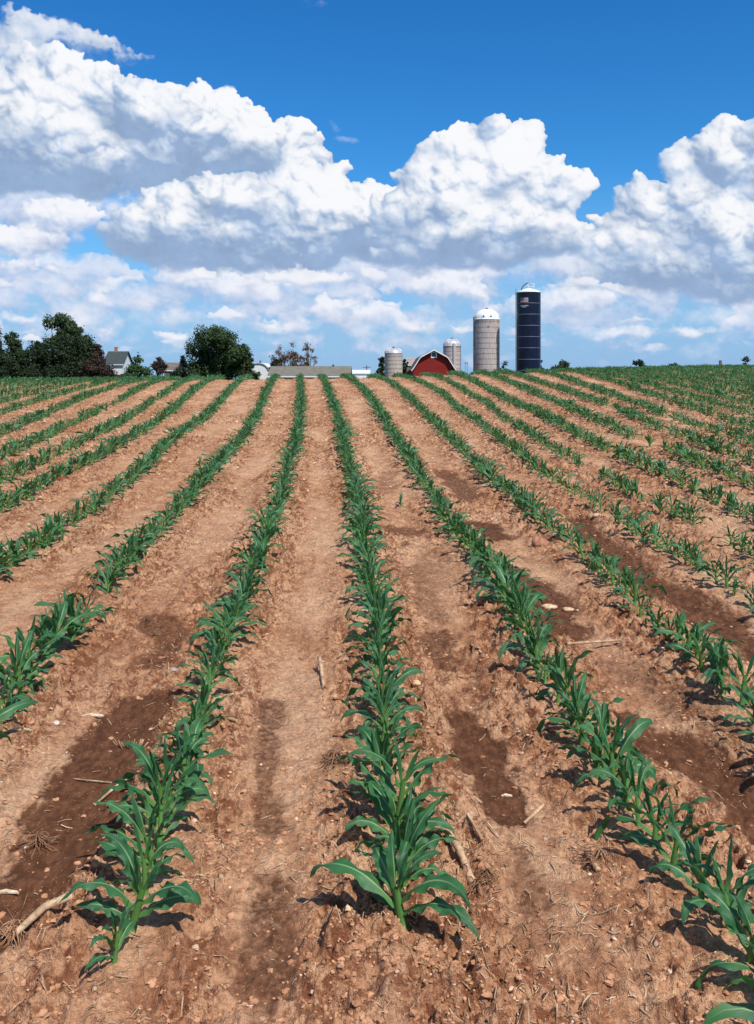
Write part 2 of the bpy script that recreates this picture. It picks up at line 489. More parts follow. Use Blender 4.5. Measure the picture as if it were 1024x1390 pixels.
def leaf_arr(g, L, W, tilt, az, z0, r0, droop, twist, wave, ns, na, power=1.6, roll=0.0):
    s = np.linspace(0, 1, ns + 1)
    phi = tilt + droop * s ** power
    side = g.uniform(-0.9, 0.9) * s * s     # sideways sweep of the blade
    aa = az + side
    t = np.stack([np.sin(phi) * np.cos(aa), np.sin(phi) * np.sin(aa), np.cos(phi)], 1)
    ds = L / ns
    c = np.concatenate([[[0, 0, 0]], np.cumsum((t[1:] + t[:-1]) / 2 * ds, 0)])
    c = c + np.array([r0 * math.cos(az), r0 * math.sin(az), z0])
    b = np.stack([-np.sin(aa), np.cos(aa), np.zeros_like(aa)], 1)
    n = np.cross(b, t)
    tw = twist * s ** 1.3 + 0.25 * np.sin(s * 7 + g.uniform(0, 6)) * s
    bt = b * np.cos(tw)[:, None] + n * np.sin(tw)[:, None]
    nt_ = -b * np.sin(tw)[:, None] + n * np.cos(tw)[:, None]
    up = np.clip(s / 0.42, 0, 1); w = W / 2 * (0.42 + 0.58 * up * up * (3 - 2 * up)) * np.clip(1 - s ** 2.4, 0, 1) ** 0.8
    w = np.maximum(w, 0.0004)
    fold = 0.95 * np.exp(-s / 0.22) + 0.22 + roll
    u = np.linspace(-1, 1, na + 1)
    ph1, ph2 = g.uniform(0, 6, 2); fr = g.uniform(2.6, 4.6)
    V = []
    S, U = np.meshgrid(s, u, indexing='ij')
    wv = wave * W * np.where(U > 0, np.sin(S * fr * 6.28 + ph1), np.sin(S * fr * 6.28 + ph2)) * U * U * np.sin(np.pi * np.clip(S, 0, 1)) ** 0.7
    ang = np.clip(fold, 0, 1.3)[:, None] * np.ones_like(U)
    off_b = U * w[:, None] * np.cos(ang * 0.75)
    off_n = -np.abs(U) * w[:, None] * np.sin(ang * 0.75) * -1.0
    P = c[:, None, :] + bt[:, None, :] * off_b[..., None] + nt_[:, None, :] * (-(off_n) + wv)[..., None] * -1.0
    V = P.reshape(-1, 3)
    k = na + 1
    i = np.arange(ns)[:, None]; j = np.arange(na)[None, :]
    Q = np.stack([i * k + j, i * k + j + 1, (i + 1) * k + j + 1, (i + 1) * k + j], -1).reshape(-1, 4)
    return V, Q, U.ravel(), S.ravel()

def stalk_arr(h, r, n, lean):
    zs = np.array([-0.03, 0, 0.25, 0.5, 0.75, 1.0]) if n > 4 else np.array([-.03, 0.5, 1.0])
    V = []; U = []; S = []
    for z in zs:
        zz = z * h if z > 0 else -0.04
        rr = r * (1.12 - 0.42 * max(z, 0))
        for k in range(n):
            a = 2 * math.pi * k / n
            V.append((rr * math.cos(a) * 1.2 + lean[0] * zz, rr * math.sin(a) + lean[1] * zz, zz)); U.append(0.6); S.append(0.02)
    Q = []
    for j in range(len(zs) - 1):
        for k in range(n):
            k2 = (k + 1) % n; Q.append((j * n + k, j * n + k2, (j + 1) * n + k2, (j + 1) * n + k))
    return np.array(V), np.array(Q), np.array(U), np.array(S)

def plant_arrays(seed, lod):
    """list of (part name, V, Q, across, along). lod 0 fine .. 2 coarse; plant about 0.30 m tall"""
    g = np.random.default_rng(seed)
    ns, na, nst = [(18, 8, 10), (7, 2, 6), (4, 2, 4)][lod]
    hs = g.uniform(0.085, 0.125); r = g.uniform(0.0075, 0.0095)
    lean = g.uniform(-0.12, 0.12, 2)
    parts = [('stalk',) + stalk_arr(hs, r, nst, lean)]
    az0 = g.uniform(-0.6, 0.6)
    nl = int(g.integers(6, 8))
    for i in range(nl):
        f = i / (nl - 1)
        az = az0 + math.pi * (i % 2) + g.uniform(-0.45, 0.45)
        z0 = hs * (0.22 + 0.75 * f)
        L = (0.12 + 0.115 * math.sin(math.pi * min(1, f * 0.85 + 0.12))) * g.uniform(0.82, 1.18)
        W = (0.025 + 0.025 * math.sin(math.pi * min(1, f * 0.8 + 0.15))) * g.uniform(0.9, 1.15)
        tilt = 0.95 - 0.62 * f + g.uniform(-0.12, 0.12)
        droop = (1.75 - 0.55 * f) * g.uniform(0.6, 1.35)
        if g.random() < 0.35: droop += 0.9
        parts.append(('leaf',) + leaf_arr(g, L, W, tilt, az, z0, r * 0.6, droop, g.uniform(-1.3, 1.3), g.uniform(0.12, 0.26), ns, na, g.uniform(1.3, 2.8)))
    # whorl of unrolling leaves
    for i in range(2):
        az = az0 + math.pi * ((nl + i) % 2) + g.uniform(-0.5, 0.5)
        parts.append(('leaf',) + leaf_arr(g, g.uniform(0.12, 0.17) - 0.03 * i, g.uniform(0.03, 0.042), g.uniform(0.05, 0.22), az, hs * (0.92 + 0.05 * i), 0.002,
                                          g.uniform(0.25, 0.9), g.uniform(-1.3, 1.3), 0.06, ns, na, 1.6, roll=0.75))
    out = []
    for p in parts:
        V = p[1].copy()
        if p[0] == 'leaf': V[:, 0] += lean[0] * np.clip(V[:, 2], 0, hs); V[:, 1] += lean[1] * np.clip(V[:, 2], 0, hs)
        out.append((p[0], V, p[2], p[3], p[4]))
    return out

# stretches with thin stand: row -> [(y_px from, y_px to, keep)]
THIN = {
 'C': [(816, 850, .0)],
 'A': [(1300, 1420, .0)],
 'B': [(1322, 1350, .0)],
 'G': [(548, 562, .1)], 'F': [(540, 549, .3)], 'E': [(640, 650, .5)],
 'R1': [(935, 955, .45)],
 'R2': [(752, 770, .2), (820, 834, .4)],
 'R3': [(655, 745, .55), (745, 775, .65)],
 'R4': [(640, 662, .3), (686, 696, .1), (695, 702, .6), (724, 745, .3), (612, 620, .4)],
 'R5': [(618, 624, .2)], 'R6': [(600, 616, .3)], 'R7': [(553, 562, .3), (596, 604, .4)], 'R8': [(570, 576, .3)],
}
def scale_for(name, y):
    s = 1.0
    if name in ('R3', 'R4'): s *= 0.9
    if name == 'R2': s *= 0.95
    s *= 1 + {'A': .07, 'B': -.08, 'R1': .06, 'C': .0}.get(name, 0) * math.exp(-(max(0, y - 2.6) / 2.6) ** 2)
    return s

PLANTS = []   # name, x, y, z, rot, scale, variant, inframe
NV = 22
def lay_plants():
    g = np.random.default_rng(5)
    for ri, nme in enumerate(ORDER):
        idx = ORDER.index(nme)
        y = 1.25 if nme in ('A', 'B', 'C', 'R1', 'R2') else 1.4
        sizew = g.uniform(0, 10)
        while y < 45:
            step = g.uniform(0.095, 0.155)
            xr = row_x(nme, y); x = xr + g.normal(0, 0.012)
            px = CX + F * x / y
            py = HY + F * (EYE - float(H(x, y))) / y
            keep = 0.97
            for (a, b_, k) in THIN.get(nme, []):
                if a <= py < b_: keep = k
            if idx >= ORDER.index('R6') and keep > .9: keep = .93
            dc = float(crest(x))
            if g.random() < keep and y < dc + 3.5 and abs(px - CX) < 1300 and not (nme == 'A' and y < 2.36) and not (nme == 'B' and y < 2.2):
                fs = 1 + 0.08 * math.sin(y * 1.1 + sizew) + 0.05 * math.sin(y * 3.1 + 2 * sizew)
                sc = fs * scale_for(nme, y) * g.uniform(0.86, 1.14) * (0.80 + 0.17 * math.exp(-max(0, y - 2.4) / 3.2)) * (1.05 if idx >= ORDER.index('R5') else 1.0)
                if g.random() < 0.07: sc *= 0.62
                inf = (-25 < px < 1049) and (py < 1420)
                rot = g.normal(0, 0.75) + (math.pi if g.random() < .5 else 0)
                PLANTS.append([nme, x, y, 0.0, rot, sc, int(g.integers(0, NV)), inf])
            y += step * (0.88 if idx >= ORDER.index('R5') else 1.0)
    xs = np.array([p[1] for p in PLANTS]); ys = np.array([p[2] for p in PLANTS])
    zs = H(xs, ys) + relief(xs, ys)
    for p, z in zip(PLANTS, zs): p[3] = float(z)

ROWDESC = {
 'A': 'the centre row', 'B': 'the bottom-left row', 'C': 'the second row left of centre', 'D': 'the third row left of centre',
 'E': 'the fourth row left of centre', 'F': 'the fifth row left of centre', 'G': 'the sixth row left of centre',
 'R1': 'the bottom-right row', 'R2': 'the second row right of centre', 'R3': 'the gappy third row right of centre',
 'R4': 'the patchy fourth row right of centre', 'R5': 'the fifth row right of centre', 'R6': 'the sixth row right of centre', 'R7': 'the seventh row right of centre'}
ORD = ['frontmost','second','third','fourth','fifth','sixth','seventh','eighth','ninth','tenth','eleventh','twelfth','thirteenth','fourteenth','fifteenth','sixteenth']

def build_corn():
    lay_plants()
    leafm = mat_leaf('corn_leaf')
    inf = sorted([p for p in PLANTS if p[7]], key=lambda p: p[2])[:300]
    ids = set(id(p) for p in inf)
    # individuals: part meshes shared between copies
    lib = []
    for v in range(NV):
        parts = []
        for (nm, V, Q, U, S) in plant_arrays(100 + v, 0):
            me = mesh_quads('corn_' + nm, V, Q, True, {'across': U, 'along': S}); me.materials.append(leafm)
            parts.append((nm, me))
        lib.append(parts)
    proto = {}
    cnt = {}
    for p in sorted(inf, key=lambda p: p[2]):
        nme, x, y, z, rot, sc, v, _ = p
        k = cnt.get(nme, 0); cnt[nme] = k + 1
        size = 'tall' if sc > 1.12 else ('small' if sc < 0.72 else 'young')
        where = ROWDESC.get(nme, 'an outer row')
        grp = 'corn plants in ' + where.split(',')[0]
        if k < len(ORD): lab = '%s corn plant, %s one from the camera in %s' % (size, ORD[k], where)
        else: lab = 'corn plant past the sixteenth from the camera in %s' % where
        if v in proto:
            src = proto[v]; r_ = src.copy(); COL.objects.link(r_)
            for ch in src.children:
                c = ch.copy(); COL.objects.link(c); c.parent = r_
        else:
            r_ = empty('corn_plant')
            for (nm, me) in lib[v]: obj(nm, me, None, r_)
            proto[v] = r_
        r_.location = (x, y, z); r_.rotation_euler = (rnd.gauss(0, .11), rnd.gauss(0, .11), rot); s_ = rnd.uniform(.88, 1.12); r_.scale = (sc * s_, sc * s_, sc * rnd.uniform(.85, 1.12))
        tag(r_, lab, 'corn plant', grp)
    # all the others, beyond the three hundred nearest
    rest = [p for p in PLANTS if id(p) not in ids]
    lods = {l: [plant_arrays(100 + v, l) for v in range(NV)] for l in (1, 2)}
    merged = {}
    for l in lods:
        for v in range(NV):
            Vs, Qs, Us, Ss = [], [], [], []; o = 0
            for (nm, V, Q, U, S) in lods[l][v]:
                Vs.append(V); Qs.append(Q + o); Us.append(U); Ss.append(S); o += len(V)
            merged[l, v] = (np.concatenate(Vs), np.concatenate(Qs), np.concatenate(Us), np.concatenate(Ss))
    AV, AQ, AU, AS = [], [], [], []; o = 0
    for (nme, x, y, z, rot, sc, v, _) in rest:
        l = 1 if y < 13 else 2
        V, Q, U, S = merged[l, v]
        c, s = math.cos(rot) * sc, math.sin(rot) * sc; lx, ly = rnd.gauss(0, .11), rnd.gauss(0, .11)
        W = np.stack([V[:, 0] * c - V[:, 1] * s + x + lx * V[:, 2], V[:, 0] * s + V[:, 1] * c + y + ly * V[:, 2], V[:, 2] * sc + z], 1)
        AV.append(W); AQ.append(Q + o); AU.append(U); AS.append(S); o += len(V)
    me = mesh_quads('corn_rows', np.concatenate(AV), np.concatenate(AQ), True, {'across': np.concatenate(AU), 'along': np.concatenate(AS)})
    co = obj('corn_rows', me, leafm)
    tag(co, 'green rows of young corn running up the slope to its crest', 'corn', kind='stuff')
    print('plants', len(PLANTS), 'individuals', len(inf), 'farthest', inf[-1][2])
    # two small weeds between rows
    for (px, py, lb) in ((272, 634, 'lone weed seedling standing between two rows in the left of the field'), (545, 688, 'tiny pale green seedling in the bare strip right of the centre row')):
        x, y, z = ground_at(px, py)
        src = proto[3]; w = src.copy(); COL.objects.link(w); w.name = 'seedling'
        for ch in src.children:
            c = ch.copy(); COL.objects.link(c); c.parent = w
        w.location = (x, y, soil_z(x, y)); w.scale = (.5, .5, .62); w.rotation_euler = (0, 0, 1)
        tag(w, lb, 'seedling', None)
        if 'group' in w: del w['group']

# ------------------------------------------------------------------ stones, straw, stubble
def mat_straw(name='dry_straw', a=(0.30, 0.19, 0.10), b_=(0.62, 0.46, 0.29)):
    m, t, b = new_mat(name); P = t.objco()
    n = t.noise(t.pos(), 14, 4, 0.6); n2 = t.noise(t.pos(), 90, 3)
    c = t.mix(t.ss(n, 0.35, 0.65), a, b_)
    c = t.mix(t.ss(n2, 0.5, 0.7, 0, .6), c, (0.13, 0.065, 0.035))
    t.put(b.inputs['Base Color'], c); b.inputs['Roughness'].default_value = 0.75
    b.inputs['Specular IOR Level'].default_value = 0.25
    t.put(b.inputs['Normal'], t.bump(n2, 0.5, 0.002))
    return m

def scatter_litter():
    g = np.random.default_rng(77)
    straw = mat_straw('straw_bits', (0.26, 0.15, 0.08), (0.60, 0.43, 0.27))
    # straws: flat bent ribbons / square tubes, as one uncountable litter
    N = 17000
    u = g.random(N); D = 2.0 * np.exp(u * math.log(34 / 2.0)); ang = g.uniform(-0.46, 0.46, N)
    x = D * np.tan(ang); y = D.copy()
    rd = row_dist(x, y); w = wash_mask(x, y)
    dens = fbm(x, y, 1.6, 2, 91)
    ok = (g.random(N) < np.clip(0.30 + 1.4 * dens + 0.3 * (rd < .25), 0.05, 1)) & (g.random(N) > w * 0.8)
    x, y, D = x[ok], y[ok], D[ok]; n = len(x)
    L = np.minimum(g.lognormal(math.log(0.022), 0.5, n), 0.07) * np.clip(D / 7, 1, 1.8)
    r = g.uniform(0.0007, 0.0022, n) * np.clip(D / 5, 1, 3.5)
    a = g.uniform(0, math.pi * 2, n); tilt = np.abs(g.normal(0, 0.16, n))
    dx, dy = np.cos(a), np.sin(a); bend = g.normal(0, 0.12, n) * L
    pts = []
    for f in (0, 0.5, 1.0):
        cx = x + dx * L * (f - .5) - dy * bend * (1 - abs(2 * f - 1)); cy = y + dy * L * (f - .5) + dx * bend * (1 - abs(2 * f - 1))
        cz = H(cx, cy) + relief(cx, cy) + r * 0.8 + np.sin(tilt) * L * f + 0.001
        pts.append((cx, cy, cz))
    V = []
    for (cx, cy, cz) in pts:
        for (sa, sb) in ((1, 0), (0, 0.8), (-1, 0), (0, -0.8)):
            V.append(np.stack([cx - dy * r * sa, cy + dx * r * sa, cz + r * sb], 1))
    V = np.stack(V, 1)           # n,12,3
    q = []
    for j in range(2):
        for k in range(4): q.append((j * 4 + k, j * 4 + (k + 1) % 4, (j + 1) * 4 + (k + 1) % 4, (j + 1) * 4 + k))
    q.append((3, 2, 1, 0)); q.append((8, 9, 10, 11))
    q = np.array(q)
    Q = (q[None] + (np.arange(n) * 12)[:, None, None]).reshape(-1, 4)
    o = obj('straw_litter', mesh_quads('straw_litter', V.reshape(-1, 3), Q, False), straw)
    tag(o, 'bits of dry straw and stem scattered over the bare soil', 'straw', kind='stuff')
    # gravel and crumbs
    for (nm, lab, cat, N, lo, hi, col0, col1, seed) in (
        ('gravel', 'small pale stones scattered over the bare soil', 'gravel', 15000, 0.0028, 0.009, (0.50, 0.31, 0.19), (0.74, 0.54, 0.37), 5),
        ('soil_crumbs', 'loose reddish crumbs of soil between the rows', 'soil crumbs', 42000, 0.0032, 0.011, (0.32, 0.14, 0.07), (0.56, 0.30, 0.165), 6)):
        g = np.random.default_rng(seed)
        u = g.random(N); D = 1.9 * np.exp(u * math.log(34 / 1.9)); ang = g.uniform(-0.46, 0.46, N)
        x = D * np.tan(ang); y = D.copy(); w = wash_mask(x, y)
        dens = fbm(x, y, 1.9, 2, 95 + seed)
        rgh = roughness_at(x, y, row_dist(x, y))
        ok = (g.random(N) < np.clip((0.38 + 0.9 * dens) + .5 * (rgh - .4), 0.04, 1) * (1 if nm != 'gravel' else np.clip(D / 9, .22, 1))) & (g.random(N) > w * 0.92)
        x, y, D = x[ok], y[ok], D[ok]; n = len(x)
        s = np.minimum(lo * np.exp(g.exponential(0.42, n)), hi) * np.clip(D / 6, 1, 3.0 if nm == 'gravel' else 2.6)
        # squashed, jittered low sphere: 2 rings of 6 + poles as quads
        ring = [(math.cos(k * math.pi / 3), math.sin(k * math.pi / 3)) for k in range(6)]
        base = np.array([(c, s_, -0.35) for c, s_ in ring] + [(0.85 * c, .85 * s_, 0.35) for c, s_ in ring] + [(0.3 * c, .3 * s_, .62) for c, s_ in ring])
        J = 1 + g.normal(0, 0.26, (n, 18, 3)) * np.array([1, 1, .8])
        sq = np.stack([g.uniform(.7, 1.3, n), g.uniform(.7, 1.3, n), g.uniform(.5, .9, n)], 1)
        P = base[None] * J * sq[:, None, :] * s[:, None, None]
        a = g.uniform(0, 6.28, n); c_, s_ = np.cos(a)[:, None], np.sin(a)[:, None]
        X = P[..., 0] * c_ - P[..., 1] * s_ + x[:, None]; Y = P[..., 0] * s_ + P[..., 1] * c_ + y[:, None]
        Z = P[..., 2] + (H(x, y) + relief(x, y))[:, None] + 0.12 * s[:, None]
        V = np.stack([X, Y, Z], -1).reshape(-1, 3)
        q = []
        for j in range(2):
            for k in range(6): q.append((j * 6 + k, j * 6 + (k + 1) % 6, (j + 1) * 6 + (k + 1) % 6, (j + 1) * 6 + k))
        q += [(12, 13, 14, 15), (12, 15, 16, 17)]
        Q = (np.array(q)[None] + (np.arange(n) * 18)[:, None, None]).reshape(-1, 4)
        m, t, b = new_mat(nm); nn = t.noise(t.pos(), 25, 3); n3 = t.noise(t.pos(), 200, 3)
        cc = t.mix(t.ss(nn, 0.35, 0.65), col0, col1)
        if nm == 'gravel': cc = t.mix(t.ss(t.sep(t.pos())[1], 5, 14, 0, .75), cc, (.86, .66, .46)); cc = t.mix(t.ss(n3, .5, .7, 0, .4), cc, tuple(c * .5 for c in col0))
        t.put(b.inputs['Base Color'], cc); b.inputs['Roughness'].default_value = .95; b.inputs['Specular IOR Level'].default_value = .15
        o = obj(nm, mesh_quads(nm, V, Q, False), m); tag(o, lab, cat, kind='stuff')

def roots_mb(g, n, rad, h, down=True):
    m = MB()
    for i in range(n):
        a = g.uniform(0, 6.28); L = rad * g.uniform(.4, 1.1)
        p = [(0, 0, h * g.uniform(.3, 1))]; x = y = 0; z = p[0][2]
        for k in range(4):
            a += g.gauss(0, .45); x += math.cos(a) * L / 4; y += math.sin(a) * L / 4
            z += g.gauss(-h * .18, h * .22); z = max(z, .001); p.append((x, y, z))
        r = g.uniform(.0009, .0024)
        m.tube(p, [r, r * .9, r * .8, r * .6, r * .35], 4)
    return m

def stalk_mb(g, pts, r, nodes=3):
    """dry bent stalk with swollen nodes"""
    m = MB(); P = []; Rr = []
    pts = [Vector(p) for p in pts]
    N = 16
    for i in range(N + 1):
        f = i / N * (len(pts) - 1); k = min(int(f), len(pts) - 2); q = f - k
        P.append(pts[k].lerp(pts[k + 1], q))
        d = min(abs((i / N * nodes) % 1.0), 1 - abs((i / N * nodes) % 1.0))
        Rr.append(r * (1 + .28 * math.exp(-(d / .06) ** 2)) * (1 - .18 * i / N) * g.uniform(.95, 1.05))
    m.tube(P, Rr, 9)
    return m

def residue():
    g = random.Random(3)
    straw = mat_straw('dry_stalk', (0.34, 0.20, 0.11), (0.60, 0.42, 0.26)); root = mat_straw('dry_root', (0.16, 0.075, 0.04), (0.40, 0.22, 0.12))
    def onsoil(px, py, dz=0.0):
        x, y, z = ground_at(px, py); return Vector((x, y, soil_z(x, y) + dz))
    # 1 big bent stalk with root ball
    def stub(pix, r, lab, rootpix=None, nroot=46, rrad=.06, lift=None, group=None, cat='corn stalk', name='old_corn_stalk'):
        P = [onsoil(px, py) for px, py in pix]
        base = P[0].copy(); e = empty(name, base)
        lift = lift or [r] * len(P)
        loc = [p - base + Vector((0, 0, l)) for p, l in zip(P, lift)]
        stalk_mb(g, loc, r).build('stem', straw, e)
        if rootpix:
            q = onsoil(*rootpix) - base
            roots_mb(g, nroot, rrad, rrad * .55).build('roots', root, e, q)
        tag(e, lab, cat, group)
    stub([(572, 1143), (604, 1158), (622, 1175), (642, 1203)], .0125, 'thick bent dry corn stalk ending in a dark root ball, right of the centre row', (647, 1212), 60, .075, [.03, .035, .03, .02])
    stub([(434, 906), (440, 938)], .009, 'short pale upright stub of old stalk between the two middle rows', (441, 938), 12, .03, [.05, .0])
    stub([(98, 1250), (60, 1258), (20, 1272)], .011, 'pale straight dry stalk lying at the bottom left corner', (18, 1268), 60, .10, [.015, .02, .02])
    stub([(128, 1088), (165, 1066), (198, 1052)], .005, 'thin pale stalk lying across the dark patch to its root clump', (204, 1060), 55, .085, [.005, .015, .03])
    stub([(640, 885), (663, 900)], .006, 'short brown stick lying in the bare strip right of the centre row', None)
    stub([(738, 1092), (712, 1112)], .006, 'slanting piece of tan stalk between the centre row and the row at bottom right', None)
    stub([(797, 1160), (812, 1184)], .009, 'broken grey-tan stub near the row at bottom right', (806, 1176), 40, .06, [.008, .010])
    stub([(770, 883), (842, 877)], .007, 'long dry stalk lying flat beside the second row right of centre', None, lift=[.01, .012])
    stub([(655, 1145), (635, 1130)], .006, 'grey weathered stick above the thick bent stalk', None)
    stub([(340, 985), (300, 978)], .008, 'dry stalk lying beside the row left of centre', (300, 980), 18, .05)
    stub([(152, 1062), (100, 1052)], .003, 'thin straw lying on the dark patch of soil', None)
    # root clumps
    for (px, py, rad, n, lab) in ((455, 1043, .085, 90, 'flat tangle of dead roots just left of the centre row'),
        (203, 1075, .05, 40, 'root tuft standing beside the dark patch on the left'),
        (50, 1143, .08, 60, 'spread root tangle between the two dark patches at left'),
        (200, 842, .07, 50, 'root clump left of the row, above the wide dark patch'),
        (300, 886, .05, 36, 'small root clump hugging the left of the row left of centre'),
        (552, 742, .07, 46, 'dark root clump in the bare strip beside the centre row, high up'),
        (815, 1168, .08, 46, 'loose tangle of roots beside the row at bottom right'),
        (660, 1200, .05, 40, 'root tuft below the thick bent stalk'),
        (210, 858, .05, 32, 'ragged root tuft beside the gap in the second row left of centre'),
        (700, 1040, .04, 22, 'little root tuft beside the dark strip right of the centre row'),
        (838, 655, .08, 36, 'pale clump of old stubble among the right-hand rows')):
        p = onsoil(px, py); e = roots_mb(g, n, rad, rad * .5).build('root_clump', root, None, p)
        tag(e, lab, 'root clump', 'clumps of dead roots on the soil')
    # fan of cut stubble
    p = onsoil(178, 1010); m = MB()
    for i in range(16):
        x = (i - 8) * .006 + g.uniform(-.003, .003); m.tube([(x, g.uniform(-.01, .01), 0), (x * 1.5, 0, g.uniform(.02, .04))], [.0022, .0016], 5)
    tag(m.build('stubble_tuft', straw, None, p), 'little fan of pale cut stubble on the dark patch at left', 'stubble')
    # pale chips
    for (px, py, L, lab) in ((28, 1003, .045, 'pale flat chip of wood at the left edge'), (126, 968, .05, 'long pale sliver on the soil above the dark patch'), (10, 1212, .035, 'white sliver at the left edge below the dark patch'), (688, 1075, .02, 'small pale husk on the dark strip')):
        p = onsoil(px, py, .004); m = MB()
        V = [(-L, -.3 * L * .4, 0), (-L * .3, -L * .18, .004), (L, -L * .05, 0), (L * .8, L * .12, .002), (-L * .2, L * .2, .006), (-L * .9, L * .1, .001)]
        m.add(V + [(a, b, c - .004) for a, b, c in V], [(0, 1, 2, 3, 4, 5), (11, 10, 9, 8, 7, 6)] + [(i, i + 6, (i + 1) % 6 + 6, (i + 1) % 6) for i in range(6)])
        tag(m.build('husk_chip', mat_straw('pale_chip', (.5, .38, .25), (.72, .58, .42)), None, p), lab, 'chip')
    # stones and lumps
    for (px, py, r, sq, col, lab, nm, cat) in (
        (745, 822, .035, .45, (.62, .42, .26), 'flat pale stone half sunk in the soil, left of a pair', 'stone', 'stone'),
        (771, 823, .026, .5, (.58, .40, .25), 'smaller pale stone right beside the flat one', 'stone', 'stone'),
        (733, 744, .05, .9, (.38, .19, .11), 'upright reddish clod in the bare strip on the right', 'clod', 'clod'),
        (236, 924, .014, .7, (.40, .32, .28), 'small grey stone beside the row left of centre', 'stone', 'stone'),
        (76, 985, .014, .7, (.6, .5, .42), 'small pale stone at the left below the broken row', 'stone', 'stone'),
        (810, 706, .03, .6, (.6, .42, .3), 'pale stone beside the gappy row on the right', 'stone', 'stone'),
        (565, 935, .016, .8, (.6, .40, .24), 'tan pebble right of the centre row', 'stone', 'stone'),
        (845, 508, .09, .8, (.75, .66, .5), 'pale field stone near the crest on the right', 'stone', 'stone')):
        if py < 540:
            x, y, z = ground_at(px, 513); p = Vector((x, y, z))
        else: p = onsoil(px, py)
        V = []; Fc = []; n1, n2 = 12, 8
        for j in range(n2 + 1):
            for i in range(n1):
                a = 2 * math.pi * i / n1; c = math.pi * j / n2
                q = Vector((math.sin(c) * math.cos(a), math.sin(c) * math.sin(a), math.cos(c)))
                d = 1 + .22 * math.sin(3 * a + 2 * c + px) + .12 * math.sin(5 * c + 4 * a)
                V.append((q.x * r * d * 1.25, q.y * r * d * .8, q.z * r * d * sq + r * sq * .35))
        for j in range(n2):
            for i in range(n1):
                Fc.append((j * n1 + i, (j + 1) * n1 + i, (j + 1) * n1 + (i + 1) % n1, j * n1 + (i + 1) % n1))
        m = MB().add(V, Fc, True)
        tag(m.build(nm, simple('stone_' + str(px), col, .9, .3, 30, spec=.2, bump=.004, bscale=90), None, p), lab, cat)

# ------------------------------------------------------------------ trees
def mat_foliage(name, a, b_):
    m, t, b = new_mat(name); P = t.pos()
    n = t.noise(P, 0.9, 4, 0.6); n2 = t.noise(P, 5.0, 2)
    c = t.mix(t.ss(n, 0.35, 0.65), a, b_)
    c = t.mix(t.ss(n2, .5, .75, 0, .5), c, tuple(min(1, q * 1.8) for q in b_))
    t.put(b.inputs['Base Color'], c); b.inputs['Roughness'].default_value = .6; b.inputs['Specular IOR Level'].default_value = .25
    tr = t.n('ShaderNodeBsdfTranslucent'); t.put(tr.inputs[0], c)
    mx = t.n('ShaderNodeMixShader'); mx.inputs[0].default_value = .2
    t.nt.links.new(b.outputs[0], mx.inputs[1]); t.nt.links.new(tr.outputs[0], mx.inputs[2])
    t.nt.links.new(mx.outputs[0], t.nt.nodes['Material Output'].inputs[0])
    return m
BARK = None
FOL = {}
def leaf_cards(g, C, N, size):
    """quads with leaf-clump size at centres C along outward normals N"""
    n = len(C)
    nn = N + g.normal(0, .7, (n, 3)); nn /= np.linalg.norm(nn, axis=1)[:, None] + 1e-9
    a = np.cross(nn, g.normal(0, 1, (n, 3))); a /= np.linalg.norm(a, axis=1)[:, None] + 1e-9
    b = np.cross(nn, a); s = size * g.uniform(.5, 1.25, n)[:, None]
    V = np.stack([C - a * s, C - b * s * g.uniform(.4, .7, (n, 1)), C + a * s * g.uniform(.7, 1.1, (n, 1)), C + b * s * .6], 1)
    Q = np.arange(n * 4).reshape(n, 4)
    return V.reshape(-1, 3), Q

